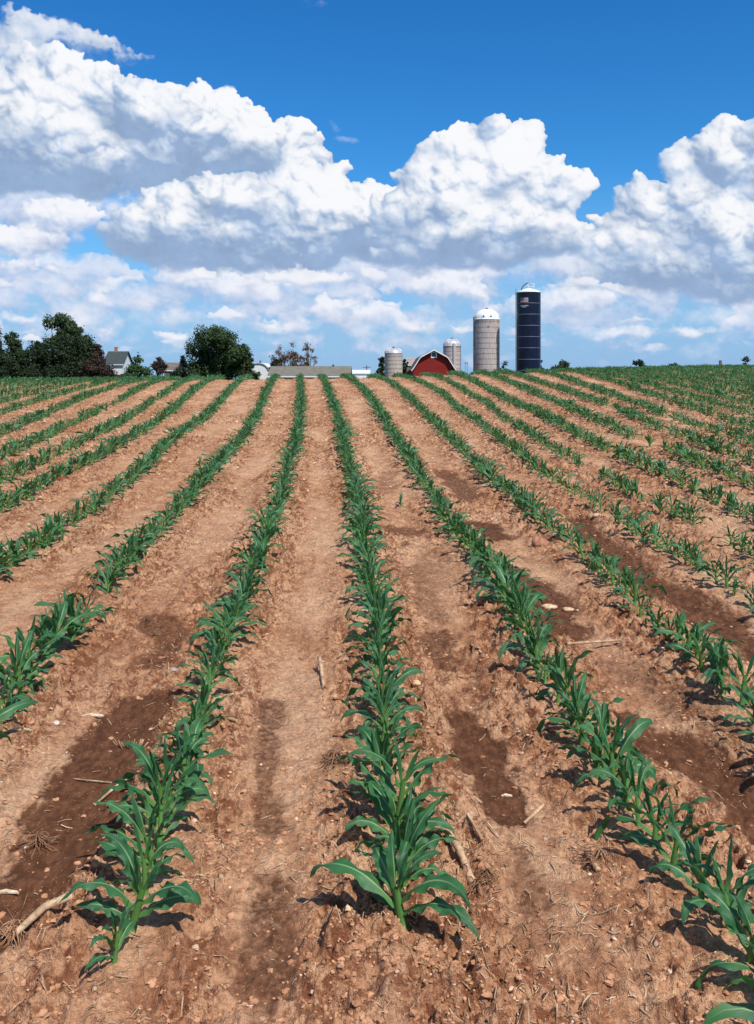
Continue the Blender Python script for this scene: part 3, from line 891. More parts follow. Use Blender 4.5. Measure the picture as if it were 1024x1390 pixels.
def tree(px0, px1, top, Y, kind, fol, lab, cat='tree', name='tree', seed=1, base=None, group=None, cards=None):
    c_, w_ = (px0 + px1) / 2, (px1 - px0) * {'spruce': 1.45, 'bush': 1.2, 'round': 1.1, 'bare': 1.15, 'far': 1.15}[kind] / 2; px0, px1 = c_ - w_, c_ + w_
    g = np.random.default_rng(seed); rr = random.Random(seed)
    pxc = (px0 + px1) / 2; X = (pxc - CX) / F * Y; W = (px1 - px0) / F * Y
    z0 = gz(X, Y) if base is None else base
    zt = EYE + (HY - top) / F * Y; Ht = zt - z0
    e = empty(name, (X, Y, z0)); tag(e, lab, cat, group)
    px_m = Y / F * 1.36
    size = max(.16, px_m * 1.25)
    tr = MB(); C = []; N = []
    if kind == 'spruce':
        tr.tube([(0, 0, -.3), (0, 0, Ht * .5), (0, 0, Ht * .97)], [W * .05 + .08, W * .03 + .05, .02], 8)
        nw = int(Ht / .55)
        for i in range(nw):
            f = i / nw; zc = Ht * (.06 + .92 * f); rad = W / 2 * (1 - f) ** .8 * rr.uniform(.8, 1.12)
            nb = 9
            for k in range(nb):
                a = rr.uniform(0, 6.28); L = rad * rr.uniform(.6, 1.1)
                tr.tube([(0, 0, zc), (math.cos(a) * L, math.sin(a) * L, zc - L * .25)], [.03, .01], 4)
                m = int(8 + 26 * L)
                f2 = g.random(m) ** .7
                p = np.stack([np.cos(a) * L * f2, np.sin(a) * L * f2, zc - L * .25 * f2], 1) + g.normal(0, .16 + .04 * L, (m, 3))
                C.append(p); N.append(np.tile([math.cos(a) * .5, math.sin(a) * .5, .8], (m, 1)))
    else:
        # lobes
        tk = W * .035 + .12
        low = {'round': .14, 'bush': max(.02, 1 - W * 1.15 / Ht), 'bare': .22, 'far': .1}[kind]
        cz = Ht * (low + (1 - low) / 2); rz = Ht * (1 - low) / 2
        nl = {'round': 44, 'bush': 16, 'bare': 26, 'far': 12}[kind]
        lobes = []
        for i in range(nl):
            for _ in range(30):
                d = Vector((rr.gauss(0, 1), rr.gauss(0, 1), rr.gauss(0, 1))).normalized() * (rr.uniform(.35, .98) if kind == 'round' else rr.uniform(.3, .8))
                wz = 1.0 if d.z < 0 else 1.0
                sh = .78 + .22 * (1 - abs(d.z)) + .06 * math.sin(d.z * 7 + seed)
                break
            c = Vector((d.x * W / 2 * sh, d.y * W / 2 * sh, cz + d.z * rz))
            lr = min(W, Ht) * rr.uniform(.07, .185) * (1.25 if kind == 'bush' else 1)
            lobes.append((c, lr))
        lobes.append((Vector((0, 0, Ht - min(W, Ht) * .14)), min(W, Ht) * .14))
        # trunk and limbs
        tr.tube([(0, 0, -.4), (rr.uniform(-.1, .1), 0, Ht * .2), (rr.uniform(-.3, .3), rr.uniform(-.2, .2), Ht * .45), (0, 0, Ht * .75)], [tk * 1.25, tk, tk * .7, tk * .25], 9)
        for (c, lr) in lobes:
            s = Vector((0, 0, Ht * rr.uniform(.15, .4))); mid = s.lerp(c, .55) + Vector((rr.uniform(-.3, .3), rr.uniform(-.3, .3), -.2))
            tr.tube([s, mid, c], [tk * .38, tk * .24, tk * .08], 5)
            if kind == 'bare':
                for _ in range(14):
                    d = Vector((rr.gauss(0, 1), rr.gauss(0, 1), rr.gauss(.5, 1))).normalized() * lr * rr.uniform(.8, 1.5)
                    tr.tube([c - d * .2, c + d * .5, c + d], [tk * .07, tk * .05, .012], 3)
            dens = {'round': 1.0, 'bush': 1.2, 'bare': .16, 'far': .9}[kind]
            m = int(dens * 6.5 * (lr / size) ** 2 * 2.4) + 8
            dirs = g.normal(0, 1, (m, 3)); dirs /= np.linalg.norm(dirs, axis=1)[:, None]
            rad = lr * g.uniform(.55, 1.12, (m, 1)) * (1 + .25 * np.sin(dirs[:, :1] * 5 + dirs[:, 1:2] * 4 + seed))
            p = np.array(c)[None] + dirs * rad * np.array([1, 1, .85])
            C.append(p); N.append(dirs + np.array([0, 0, .4]))
        # stray twigs at the outline
        m = int(len(np.concatenate(C)) * .05)
        allc = np.concatenate(C); idx = g.integers(0, len(allc), m)
        p = allc[idx]; v = p - np.array([0, 0, cz]); v /= np.linalg.norm(v, axis=1)[:, None] + 1e-6
        C.append(p + v * g.uniform(.1, .5, (m, 1)) * min(1, W / 6)); N.append(v)
    tr.build('trunk', BARK, e)
    C = np.concatenate(C); N = np.concatenate(N)
    C[:, 2] = np.maximum(C[:, 2], .05)
    if cards: 
        pass
    V, Q = leaf_cards(g, C, N, size)
    obj('crown', mesh_quads('crown', V, Q, False), FOL[fol], e)
    return e

def build_trees():
    global BARK
    BARK = simple('bark', (.09, .065, .045), .95, .4, 3, spec=.1)
    FOL['dark'] = mat_foliage('leaf_dark', (.012, .022, .009), (.030, .052, .018))
    FOL['spruce'] = mat_foliage('needles', (.010, .018, .010), (.022, .036, .018))
    FOL['maple'] = mat_foliage('leaf_maple', (.024, .046, .014), (.055, .092, .028))
    FOL['green'] = mat_foliage('leaf_green', (.028, .062, .018), (.06, .115, .032))
    FOL['brown'] = mat_foliage('leaf_brown', (.035, .022, .014), (.060, .040, .024))
    FOL['pink'] = mat_foliage('buds', (.13, .085, .06), (.25, .16, .12))
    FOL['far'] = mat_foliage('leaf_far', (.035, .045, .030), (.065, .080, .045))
    tree(-22, 12, 435, 165, 'spruce', 'spruce', 'tall dark spruce at the left edge of the picture', 'spruce', 'spruce_tree', 1)
    tree(-2, 38, 450, 172, 'round', 'maple', 'dark leafy tree right behind the spruce at the left edge', seed=2)
    tree(-40, 10, 462, 158, 'round', 'dark', 'low dark tree cut by the left edge, in front of the spruce', seed=31)
    tree(14, 62, 474, 164, 'bush', 'dark', 'low dark thicket filling the gap left of the tallest maple', 'thicket', 'thicket', 33)
    tree(108, 158, 482, 160, 'bush', 'brown', 'brown-green undergrowth in front of the farmhouse', 'undergrowth', 'undergrowth', 34)
    tree(168, 186, 497, 140, 'bush', 'green', 'low green shrubs at the foot of the farmhouse', 'shrub', 'shrub', 35)
    tree(228, 262, 497, 150, 'bush', 'dark', 'dark shrubs in front of the small brown shed', 'shrub', 'shrub', 36)
    tree(36, 66, 460, 168, 'spruce', 'spruce', 'small pointed dark tree left of the tallest maple', 'spruce', 'spruce_tree', 3)
    tree(54, 112, 423, 178, 'round', 'maple', 'tallest leafy tree with a domed crown on the far left', seed=4)
    tree(74, 126, 441, 174, 'round', 'maple', 'lower dark shoulder crown on the right side of the tallest maple', seed=37)
    tree(44, 130, 452, 170, 'round', 'dark', 'broad dark tree spreading below the tallest domed crown', seed=5)
    tree(112, 152, 464, 166, 'spruce', 'brown', 'brownish dark conifer left of the green-roofed house', 'conifer', 'conifer', 6)
    tree(167, 207, 482, 150, 'bush', 'green', 'round bright green bush right of the green-roofed house', 'bush', 'bush', 7)
    tree(206, 226, 484, 154, 'bush', 'brown', 'small dark brownish bush right of the round green one', 'bush', 'bush', 8)
    tree(236, 260, 480, 168, 'spruce', 'spruce', 'small dark conifer left of the big round tree', 'conifer', 'conifer', 9)
    tree(257, 336, 442, 172, 'round', 'maple', 'big round leafy tree standing left of the long low building', seed=10)
    tree(320, 343, 466, 171, 'round', 'maple', 'lower bough-heavy tree at the right side of the big round tree', seed=32)
    tree(334, 356, 503, 128, 'bush', 'green', 'low shrub in front of the white arched building', 'shrub', 'shrub', 11)
    tree(366, 394, 468, 190, 'bare', 'pink', 'thin tree with few leaves behind the left end of the long low building', seed=12)
    tree(384, 412, 463, 194, 'bare', 'pink', 'middle one of the sparse reddish trees behind the long low building', seed=13)
    tree(402, 432, 463, 188, 'bare', 'pink', 'sparse reddish tree nearest the silos behind the long low building', seed=14)
    tree(364, 384, 488, 180, 'bush', 'dark', 'dark shrub under the sparse trees behind the long low building', 'shrub', 'shrub', 15)
    tree(511, 527, 484, 232, 'round', 'dark', 'leafy tree half hidden behind the left silo', seed=16)
    tree(543, 556, 487, 228, 'round', 'dark', 'narrow dark tree between the left silo and the red barn', seed=17)
    tree(676, 696, 490, 262, 'far', 'maple', 'small tree at the foot of the tall grey silo', seed=18)
    tree(728, 742, 488, 270, 'far', 'far', 'tree peeping out right of the blue silo', seed=19)
    tree(748, 780, 488, 340, 'far', 'far', 'round distant tree a little right of the blue silo', seed=20, group=None)
    tree(857, 880, 488, 340, 'far', 'dark', 'small dark tree alone on the crest, halfway to the right edge', seed=21)
    tree(903, 928, 492, 380, 'far', 'far', 'low pale tree on the crest between two darker ones', seed=22)
    tree(999, 1026, 483, 340, 'far', 'far', 'tree on the skyline at the right edge', seed=23)

# ------------------------------------------------------------------ farm
def mat_stave(name, col, stain=0.6):
    m, t, b = new_mat(name); P = t.objco(); s = t.sep(P)
    ang = t.m('ARCTAN2', s[1], s[0])
    # staves and hoops
    hoop = t.m('PINGPONG', s[2], 0.65); hl = t.ss(hoop, 0.07, 0.03)
    n = t.noise(t.comb(t.m('MULTIPLY', ang, 5.0), 0.0, t.m('MULTIPLY', s[2], 0.25)), 2.2, 5, .65)
    n2 = t.noise(P, 1.2, 4)
    c = t.mix(t.ss(n, .35, .68), tuple(q * .80 for q in col), tuple(min(1, q * 1.15) for q in col))
    c = t.mix(t.ss(n2, .45, .7, 0, .35), c, tuple(q * .72 for q in col))
    c = t.mix(t.m('MULTIPLY', hl, .5), c, tuple(q * .45 for q in col))
    hgt = t.attr('topdist')
    c = t.mix(t.m('MULTIPLY', t.ss(t.m('ADD', t.m('MULTIPLY', hgt, .42), t.m('MULTIPLY', n, 1.4)), 1.25, .62), stain), c, (.075, .055, .05))
    t.put(b.inputs['Base Color'], c); b.inputs['Roughness'].default_value = .9; b.inputs['Specular IOR Level'].default_value = .2
    return m

def silo(px0, px1, ytop, ydome, Y, wall, domem, lab, name='silo', chute=None, emblem=None, dots=False, hoops=None):
    pc = (px0 + px1) / 2; X = (pc - CX) / F * Y; r = (px1 - px0) / F * Y / 2
    z0 = gz(X, Y); zt = EYE + (HY - ytop) / F * Y - z0; zd = EYE + (HY - ydome) / F * Y - z0
    e = empty(name, (X, Y, z0)); tag(e, lab, 'silo')
    prof = [(r, -.5 + (zt + .5) * i / 24) for i in range(25)]
    w = MB().lathe(prof, 56).build('wall', wall, e)
    me = w.data; at_ = me.attributes.new('topdist', 'FLOAT', 'POINT'); at_.data.foreach_set('value', [max(0, zt - v.co.z) for v in me.vertices])
    # steel hoops standing proud of the staves
    if hoops:
        h = MB(); z = hoops
        while z < zt - .3:
            h.lathe([(r + .004, z - .03), (r + .03, z - .02), (r + .03, z + .02), (r + .004, z + .03)], 56); z += hoops
        h.build('hoops', MT['hoop'], e)
    dp = [(r + .06, zt - .12), (r + .08, zt + .02)]
    hd = zd - zt
    for i in range(0, 15):
        a = math.pi / 2 * i / 14; dp.append(((r + .02) * math.cos(a) if i < 14 else .001, zt + .05 + (hd - .05) * math.sin(a)))
    d = MB().lathe(dp, 24)
    for k in range(12):
        a = 2 * math.pi * k / 12
        d.tube([((r + .05) * math.cos(q) * math.cos(a), (r + .05) * math.cos(q) * math.sin(a), zt + .06 + (hd - .05) * math.sin(q)) for q in [math.pi / 2 * j / 8 for j in range(9)]], .035, 4)
    dm = d.build('dome', domem, e)
    MB().lathe([(.32, zd - .15), (.32, zd + .22), (.001, zd + .34)], 14).build('vent', MT['dark_metal'], e)
    if dots:
        for a in (-112, -78):
            aa = R(a); rr_ = r * .99; z = zt + .62
            mb = MB(); mb.box(-.22, .22, -.06, .06, -.22, .22)
            o = mb.build('blue_panel', MT['blue'], e, (rr_ * math.cos(aa), rr_ * math.sin(aa), z)); o.rotation_euler = (0, R(45), aa + math.pi / 2)
    if chute is not None:
        a = R(chute); c = (r * .99 * math.cos(a), r * .99 * math.sin(a))
        ch = MB().lathe([(.42, 0), (.42, zt + .15), (.42, zt + .5), (.001, zt + .95)], 18, c)
        ch.build('chute', wall if chute < -150 else MT['galv'], e)
    if emblem:
        # star-like blue mark painted on the staves
        aa = R(-90); z = emblem
        mb = MB(); n = 10; V = [(0, 0, 0)]
        for k in range(n):
            q = math.pi / 2 + 2 * math.pi * k / n; l = .42 if k % 2 == 0 else .2; V.append((l * math.cos(q), 0, l * math.sin(q)))
        V2 = [(x, .03, zz) for x, _, zz in V]
        mb.add(V, [(0, k + 1, (k + 1) % n + 1) for k in range(n)]); 
        mb.add(V + V2, [(k + 1, (k + 1) % n + 1, (k + 1) % n + 1 + n + 1, k + 1 + n + 1) for k in range(n)])
        mb.build('painted_star', MT['blue_faded'], e, (0, -r - .035, z))
    return e, r, zt, zd, (X, Y, z0)

MT = {}
def roof_sheet(P0, P1, P2, P3, th=.12):
    """thick sloping slab through four corners"""
    m = MB(); V = [Vector(p) for p in (P0, P1, P2, P3)]
    n = (V[1] - V[0]).cross(V[3] - V[0]).normalized() * th
    W = V + [v + n for v in V]
    m.add(W, [(3, 2, 1, 0), (4, 5, 6, 7), (0, 1, 5, 4), (1, 2, 6, 5), (2, 3, 7, 6), (3, 0, 4, 7)])
    return m

def house_block(name, lab, cat, px0, px1, ridge, eave, Y, depth, wallm, roofm, over=.3, ridge_along=True, windows=(), base=None, chimney=None, vent=None):
    """gabled building, ridge parallel to the picture"""
    xa = (px0 - CX) / F * Y; xb = (px1 - CX) / F * Y; xc = (xa + xb) / 2; hw = (xb - xa) / 2 - over
    z0 = gz(xc, Y); ze = EYE + (HY - eave) / F * Y - z0; zr = EYE + (HY - ridge) / F * (Y + depth / 2) - z0
    e = empty(name, (xc, Y, z0)); tag(e, lab, cat)
    zw = ze + .1
    w = MB(); w.box(-hw, hw, 0, depth, -.4, zw)
    w.add([(-hw, 0, zw), (-hw, depth, zw), (-hw, depth / 2, zr - .1), (hw, 0, zw), (hw, depth, zw), (hw, depth / 2, zr - .1)], [(0, 2, 1), (3, 4, 5)])
    w.build('wall', wallm, e)
    rf = roof_sheet((-hw - over, -over, ze), (hw + over, -over, ze), (hw + over, depth / 2, zr), (-hw - over, depth / 2, zr))
    r2 = roof_sheet((hw + over, depth + over, ze), (-hw - over, depth + over, ze), (-hw - over, depth / 2 + .004, zr), (hw + over, depth / 2 + .004, zr))
    rf.add(r2.V, r2.F)
    ro = rf.build('roof', roofm, e)
    MB().box(-hw - over, hw + over, -over - .05, -over - .003, ze - .1, ze + .08).build('fascia', MT['white'], e)
    for (wx, wz, ww, wh) in windows:
        f = MB(); 
        f.box(wx - ww / 2 - .08, wx - ww / 2, -.05, -.003, wz - .08, wz + wh + .08); f.box(wx + ww / 2, wx + ww / 2 + .08, -.05, -.003, wz - .08, wz + wh + .08)
        f.box(wx - ww / 2, wx + ww / 2, -.05, -.003, wz + wh, wz + wh + .08); f.box(wx - ww / 2, wx + ww / 2, -.05, -.003, wz - .08, wz)
        fo = f.build('window', MT['white'], e)
        MB().box(wx - ww / 2, wx + ww / 2, -.03, -.004, wz, wz + wh).build('pane', MT['glass'], fo)
    if chimney:
        cx, w_, h = chimney
        c = MB(); c.box(cx - w_ / 2, cx + w_ / 2, depth / 2 - .3, depth / 2 + .3, zr - .5, zr + h); c.box(cx - w_ / 2 - .06, cx + w_ / 2 + .06, depth / 2 - .36, depth / 2 + .36, zr + h + .003, zr + h + .12)
        c.build('chimney', MT['brick'], ro)
    if vent:
        vx, r_ = vent
        MB().lathe([(r_ * .6, zr - .3), (r_ * .6, zr + .25), (r_, zr + .3), (r_, zr + .5), (.01, zr + .62)], 12, (vx, depth / 2 - .1)).build('roof_vent', MT['rust'], ro)
    return e, hw, ze, zr

def build_farm():
    MT['white'] = simple('white_paint', (.78, .78, .76), .5, .05, 2)
    MT['offwhite'] = simple('white_sheet_metal', (.80, .81, .82), .4, .06, 1.5)
    MT['silver'] = simple('galvanised_dome', (.60, .60, .60), .35, .12, 1.5, metal=.35)
    MT['hoop'] = simple('hoop_steel', (.22, .18, .165), .6, .2, 2, metal=.3)
    MT['dark_metal'] = simple('dark_metal', (.10, .08, .07), .6, .3, 5)
    MT['galv'] = simple('galvanised_tube', (.52, .49, .46), .5, .15, 3, metal=.2)
    MT['blue'] = simple('blue_panel', (.05, .22, .50), .5, .1, 3)
    MT['blue_faded'] = simple('faded_blue_paint', (.14, .22, .36), .8, .2, 8)
    MT['glass'] = simple('dark_glass', (.02, .025, .03), .08, .1, 2, spec=.6)
    MT['brick'] = simple('chimney_brick', (.42, .17, .09), .9, .25, 6)
    MT['rust'] = simple('rusty_metal', (.17, .07, .04), .8, .3, 6)
    MT['shingle'] = simple('brown_grey_shingles', (.165, .15, .115), .9, .16, 1.2)
    MT['shingle_shed'] = simple('shed_shingles', (.15, .12, .095), .9, .2, 2)
    MT['green_roof'] = simple('green_grey_roof', (.042, .056, .056), .8, .15, 1.5)
    MT['pinkwall'] = simple('pinkish_block_wall', (.48, .36, .33), .9, .1, 2)
    MT['metal_roof'] = simple('dull_metal_roof', (.36, .31, .28), .6, .2, 1, metal=.2)
    wallA = mat_stave('grey_staves', (.50, .42, .39)); wallB = mat_stave('tan_staves', (.50, .405, .345), .35)
    # tall grey silo
    e, r, zt, zd, o = silo(644, 678.3, 433.5, 419.5, 232, wallA, MT['white'], 'tall grey concrete stave silo with a white dome, left of the blue silo', 'stave_silo', chute=-170, dots=True, hoops=1.32, emblem=None)
    # painted star
    ez = EYE + (HY - 444) / F * 232 - o[2]
    mb = MB(); n = 10; V = [(0, 0, 0)]
    for k in range(n):
        q = math.pi / 2 + 2 * math.pi * k / n; l = .42 if k % 2 == 0 else .2; V.append((l * math.cos(q), 0, l * math.sin(q)))
    mb.add(V, [(0, (k + 1) % n + 1, k + 1) for k in range(n)]); mb.build('painted_star', MT['blue_faded'], e, (0, -r - .04, ez))
    silo(522.4, 546.6, 479, 472.3, 205, wallB, MT['silver'], 'short tan silo standing left of the red barn', 'stave_silo', hoops=.9)
    silo(601.8, 625.8, 469.3, 459.8, 236, wallA, MT['silver'], 'medium grey silo rising behind the right slope of the barn roof', 'stave_silo', chute=-80, hoops=1.1)
    # blue silo
    Y = 225; X = (717.6 - CX) / F * Y; r = 16.4 / F * Y; z0 = gz(X, Y)
    Z = lambda py: EYE + (HY - py) / F * Y - z0
    e = empty('blue_silo', (X, Y, z0)); tag(e, 'tallest silo, dark blue glass-lined steel with a white cap and a flag plate', 'silo')
    m, t, b = new_mat('blue_enamel'); P = t.objco(); s = t.sep(P)
    n = t.noise(P, .7, 4); ang = t.m('ARCTAN2', s[1], s[0])
    c = t.mix(t.ss(n, .3, .7), (0.0025, 0.0045, 0.018), (0.005, 0.008, 0.030))
    seam = t.ss(t.m('PINGPONG', t.m('MULTIPLY', ang, 2.55), .5), .015, .008)
    c = t.mix(t.m('MULTIPLY', seam, .35), c, (.03, .04, .09))
    t.put(b.inputs['Base Color'], c); b.inputs['Roughness'].default_value = .32; b.inputs['Specular IOR Level'].default_value = .35
    zt = Z(397)
    MB().lathe([(r, -.5 + (zt + .5) * i / 16) for i in range(17)], 64).build('tank', m, e)
    bands = MB()
    for py in (412.4, 427.4, 442.5, 457.5, 472.5, 488, 503):
        z = Z(py); bands.lathe([(r + .003, z - .07), (r + .03, z - .055), (r + .03, z + .055), (r + .003, z + .07)], 64)
    bands.build('band', simple('pale_band', (.13, .15, .22), .5, .15, 3), e)
    MB().lathe([(r + .02, zt - .14), (r + .12, zt - .1), (r + .12, zt + .05), (r * .75, zt + .42), (r * .4, zt + .8), (r * .18, zt + .98), (.001, zt + 1.02)], 48).build('cap', MT['white'], e)
    pp = [(-r * .62, -r * .3, zt + .3), (-r * .6, -r * .3, zt + .9), (-r * .45, -r * .2, zt + 1.6), (-r * .2, -.1, zt + 2.15), (0, 0, zt + 2.3), (.12, 0, zt + 2.0)]
    MB().tube(pp, .16, 10).build('filler_pipe', MT['dark_metal'], e)
    rl = MB()
    for (x, y) in ((-.1, -.6), (1.3, -.6), (-.1, .8), (1.3, .8)): rl.tube([(x, y, zt + .5), (x, y, zt + 2.2)], .04, 6)
    for z in (zt + 1.45, zt + 2.2):
        rl.tube([(-.1, -.6, z), (1.3, -.6, z), (1.3, .8, z), (-.1, .8, z), (-.1, -.6, z)], .035, 6)
    rl.build('railing', MT['white'], e)
    # ladder with cage on the left side
    ld = MB(); la = R(-176)
    for d in (-.22, .22):
        px_, py_ = (r + .2) * math.cos(la) - d * math.sin(la), (r + .2) * math.sin(la) + d * math.cos(la)
        ld.tube([(px_, py_, 1), (px_, py_, zt + .9)], .03, 5)
    z = 1.2
    while z < zt: 
        ld.tube([((r + .2) * math.cos(la) - d * math.sin(la), (r + .2) * math.sin(la) + d * math.cos(la), z) for d in (-.22, .22)], .02, 4); z += .4
    ld.build('ladder', MT['dark_metal'], e)
    # flag plate, bent to the tank
    def plate(name, px0, px1, py0, py1, mat, off, parent):
        mb = MB(); K = 6; V = []
        for (rr_, flip) in ((r + off, 0), (r + off - .03, 1)):
            for i in range(K + 1):
                x = ((px0 + (px1 - px0) * i / K) - 717.6) / F * Y; y = -math.sqrt(max(0, rr_ * rr_ - x * x))
                V += [(x, y, Z(py1)), (x, y, Z(py0))]
        Fc = []
        B = 2 * (K + 1)
        for i in range(K):
            Fc.append((2 * i, 2 * i + 2, 2 * i + 3, 2 * i + 1)); Fc.append((B + 2 * i, B + 2 * i + 1, B + 2 * i + 3, B + 2 * i + 2))
            Fc.append((2 * i + 1, 2 * i + 3, B + 2 * i + 3, B + 2 * i + 1)); Fc.append((2 * i, B + 2 * i, B + 2 * i + 2, 2 * i + 2))
        Fc.append((0, 1, B + 1, B)); Fc.append((2 * K, B + 2 * K, B + 2 * K + 1, 2 * K + 1))
        mb.add(V, Fc, False); return mb.build(name, mat, parent)
    red = simple('flag_red', (.36, .16, .17), .6, .05, 3); wh = simple('flag_white', (.50, .46, .48), .6, .05, 3); nv = simple('flag_navy', (.09, .09, .17), .6, .1, 3)
    fl = plate('flag_plate', 705.2, 714.6, 405.0, 411.5, wh, .06, e)
    for i in range(4): 
        a = 405.0 + i * 6.5 / 7 * 2 + .0; plate('stripe', 705.3, 714.5, a + .05, a + 6.5 / 7, red, .075, fl)
    plate('canton', 705.25, 709, 404.95, 408.6, nv, .09, fl)
    lt = simple('pale_lettering', (.30, .32, .36), .7, .1, 3)
    nb = plate('name_band', 705.0, 714.8, 415.2, 416.6, lt, .055, e)
    plate('name_band_lower', 706.5, 712.0, 417.0, 418.2, lt, .055, e)
    # ---- barn
    Y = 215; k = Y / F
    X = (589.2 - CX) * k; z0 = gz(X, Y); e = empty('red_barn', (X, Y, z0)); tag(e, 'red gambrel-roofed barn with white trim and one small gable window', 'barn')
    Zb = lambda py: EYE + (HY - py) * k - z0
    P = [(-30.3 * k, Zb(503.2)), (-27.2 * k, Zb(499)), (-19 * k, Zb(486)), (-17.2 * k, Zb(484.2)), (0, Zb(475)), (17.2 * k, Zb(484.2)), (19 * k, Zb(486)), (27.2 * k, Zb(499)), (30.3 * k, Zb(503.2))]
    m, t, b = new_mat('red_boards'); Pn = t.objco(); s = t.sep(Pn)
    brd = t.ss(t.m('PINGPONG', s[0], .14), .012, .004); n = t.noise(t.vm('MULTIPLY', Pn, (3, 3, .4)), 2, 4, .6)
    c = t.mix(t.ss(n, .3, .7), (.185, .012, .010), (.27, .020, .015)); c = t.mix(t.m('MULTIPLY', brd, .6), c, (.05, .005, .005))
    t.put(b.inputs['Base Color'], c); b.inputs['Roughness'].default_value = .8; b.inputs['Specular IOR Level'].default_value = .25
    D = 22.0; ww = 28.0 * k
    inner = [(-ww, -.4), (ww, -.4), (ww, Zb(501.5)), (26.4 * k, Zb(499.6)), (18.6 * k, Zb(487)), (16.8 * k, Zb(485.2)), (0, Zb(476.2)), (-16.8 * k, Zb(485.2)), (-18.6 * k, Zb(487)), (-26.4 * k, Zb(499.6)), (-ww, Zb(501.5))]
    MB().prism(inner, 0, D).build('wall', m, e)
    rt = .10
    outer = [(x * 1.012, z + rt) for x, z in P]
    poly = P + outer[::-1]
    rf = MB()
    n_ = len(P)
    for i in range(n_ - 1):
        a, b2 = P[i], P[i + 1]; c_, d_ = outer[i + 1], outer[i]
        rf.prism([a, b2, c_, d_], -.75, D + .5)
    rf.build('roof', simple('barn_shingles', (.15, .115, .09), .9, .3, 1.2), e)
    tm = MB()
    for i in range(n_ - 1):
        a, b2 = P[i], P[i + 1]; c_, d_ = outer[i + 1], outer[i]
        dn = .16
        tm.prism([(a[0], a[1] - dn), (b2[0], b2[1] - dn), (c_[0], c_[1] + .03), (d_[0], d_[1] + .03)], -.86, -.753)
    tm.build('rake_trim', MT['white'], e)
    wx, wz, w2, h2 = .0, Zb(484.2), .52, 1.0
    f = MB(); f.box(-w2 - .16, -w2 + .04, -.12, -.003, wz - .3, wz + h2 + .16); f.box(w2 - .04, w2 + .16, -.12, -.003, wz - .3, wz + h2 + .16)
    f.box(-w2 + .04, w2 - .04, -.12, -.003, wz + h2, wz + h2 + .16); f.box(-w2 + .04, w2 - .04, -.12, -.003, wz - .3, wz)
    fo = f.build('window', MT['white'], e); MB().box(-w2 + .04, w2 - .04, -.06, -.004, wz, wz + h2).build('pane', MT['glass'], fo)
    MB().box(-2.2, 2.2, -.09, -.004, 0, 3.2).build('door', simple('barn_door_red', (.16, .012, .01), .8, .2, 2), e)
    # lower wing behind the barn's left side
    house_block('barn_wing', 'weathered low wing with pale metal roof tucked behind the barn on its left', 'shed', 551, 566, 486, 496, 236, 6, simple('weathered_boards', (.22, .16, .13), .9, .3, 2), MT['metal_roof'], .2)
    # buildings on the left
    Yh = 190
    house_block('farmhouse', 'white farmhouse with green-grey roof and brick chimney among the left trees', 'house', 140, 168.5, 477.5, 495, Yh, 7.5, simple('white_siding', (.72, .73, .74), .6, .05, 2), MT['green_roof'], .35,
                windows=((.2, 2.8, .8, 1.2), (1.4, 2.8, .8, 1.2)), chimney=(-.55, .55, .85))
    house_block('brown_shed', 'small brown-grey shed between the conifers left of the big round tree', 'shed', 222, 241, 493, 503, 160, 4, MT['shingle_shed'], MT['shingle_shed'], .15)
    e, hw, ze, zr = house_block('long_low_building', 'long low building with a brown-grey shingle roof just beyond the crest', 'building', 363.5, 476.5, 498, 511.2, 135, 8, MT['pinkwall'], MT['shingle'], .4, vent=(None), windows=((-4, 1.4, 1.0, .9), (-1, 1.4, 1.0, .9), (2.4, 1.4, 1.0, .9)))
    ro = [c for c in e.children if c.name.startswith('roof')][0]
    vx = (450 - 420) / F * 139
    MB().lathe([(.1, zr - .3), (.1, zr + .16), (.17, zr + .18), (.17, zr + .32), (.01, zr + .4)], 12, (vx, 3.9)).build('roof_vent', MT['rust'], ro)
    house_block('white_shed', 'white metal shed with low roof at the right end of the long low building', 'shed', 470, 503, 503, 507, 165, 7, MT['offwhite'], MT['offwhite'], .1)
    # white arched building
    Y = 182; k = Y / F; X = (351 - CX) * k; z0 = gz(X, Y); e = empty('arched_shed', (X, Y, z0)); tag(e, 'white arched metal shed between the big round tree and the long low building', 'shed')
    rr_ = 13.2 * k; Zs = EYE + (HY - 502) * k - z0; Zt = EYE + (HY - 493) * k - z0
    arc = [(rr_ * math.cos(math.pi * i / 14), Zs + (Zt - Zs) * math.sin(math.pi * i / 14)) for i in range(15)]
    MB().prism([(-rr_, -.3), (rr_, -.3)] + arc, 0, 12).build('wall', MT['offwhite'], e)
    a2 = [(x * 1.03, z + .08) for x, z in arc]
    rf = MB()
    for i in range(14): rf.prism([arc[i], a2[i], a2[i + 1], arc[i + 1]][::-1], -.25, 12.2)
    rf.build('roof', MT['offwhite'], e)
    MB().lathe([(.16, Zt), (.16, Zt + .4), (.26, Zt + .45), (.01, Zt + .6)], 10, (.0, 3)).build('roof_vent', MT['rust'], e)
    # poles
    wood = simple('weathered_wood', (.12, .09, .07), .9, .3, 4); steel = simple('distant_steel', (.16, .20, .27), .6, .1, 4)
    def pole(px, top, Y, r_, lab, name, cat, cross=False, mat=wood):
        X = (px - CX) / F * Y; z0 = gz(X, Y); zt = EYE + (HY - top) / F * Y - z0
        e = empty(name, (X, Y, z0)); tag(e, lab, cat)
        MB().tube([(0, 0, -.3), (0, 0, zt * .5), (0, 0, zt - r_ * .5), (0, 0, zt)], [r_ * 1.15, r_ * 1.05, r_, r_ * .6], 9).build('shaft', mat, e)
        if cross: 
            MB().box(-.9, .9, -.16, -.06, zt - .5, zt - .36).build('crossarm', mat, e)
        return e
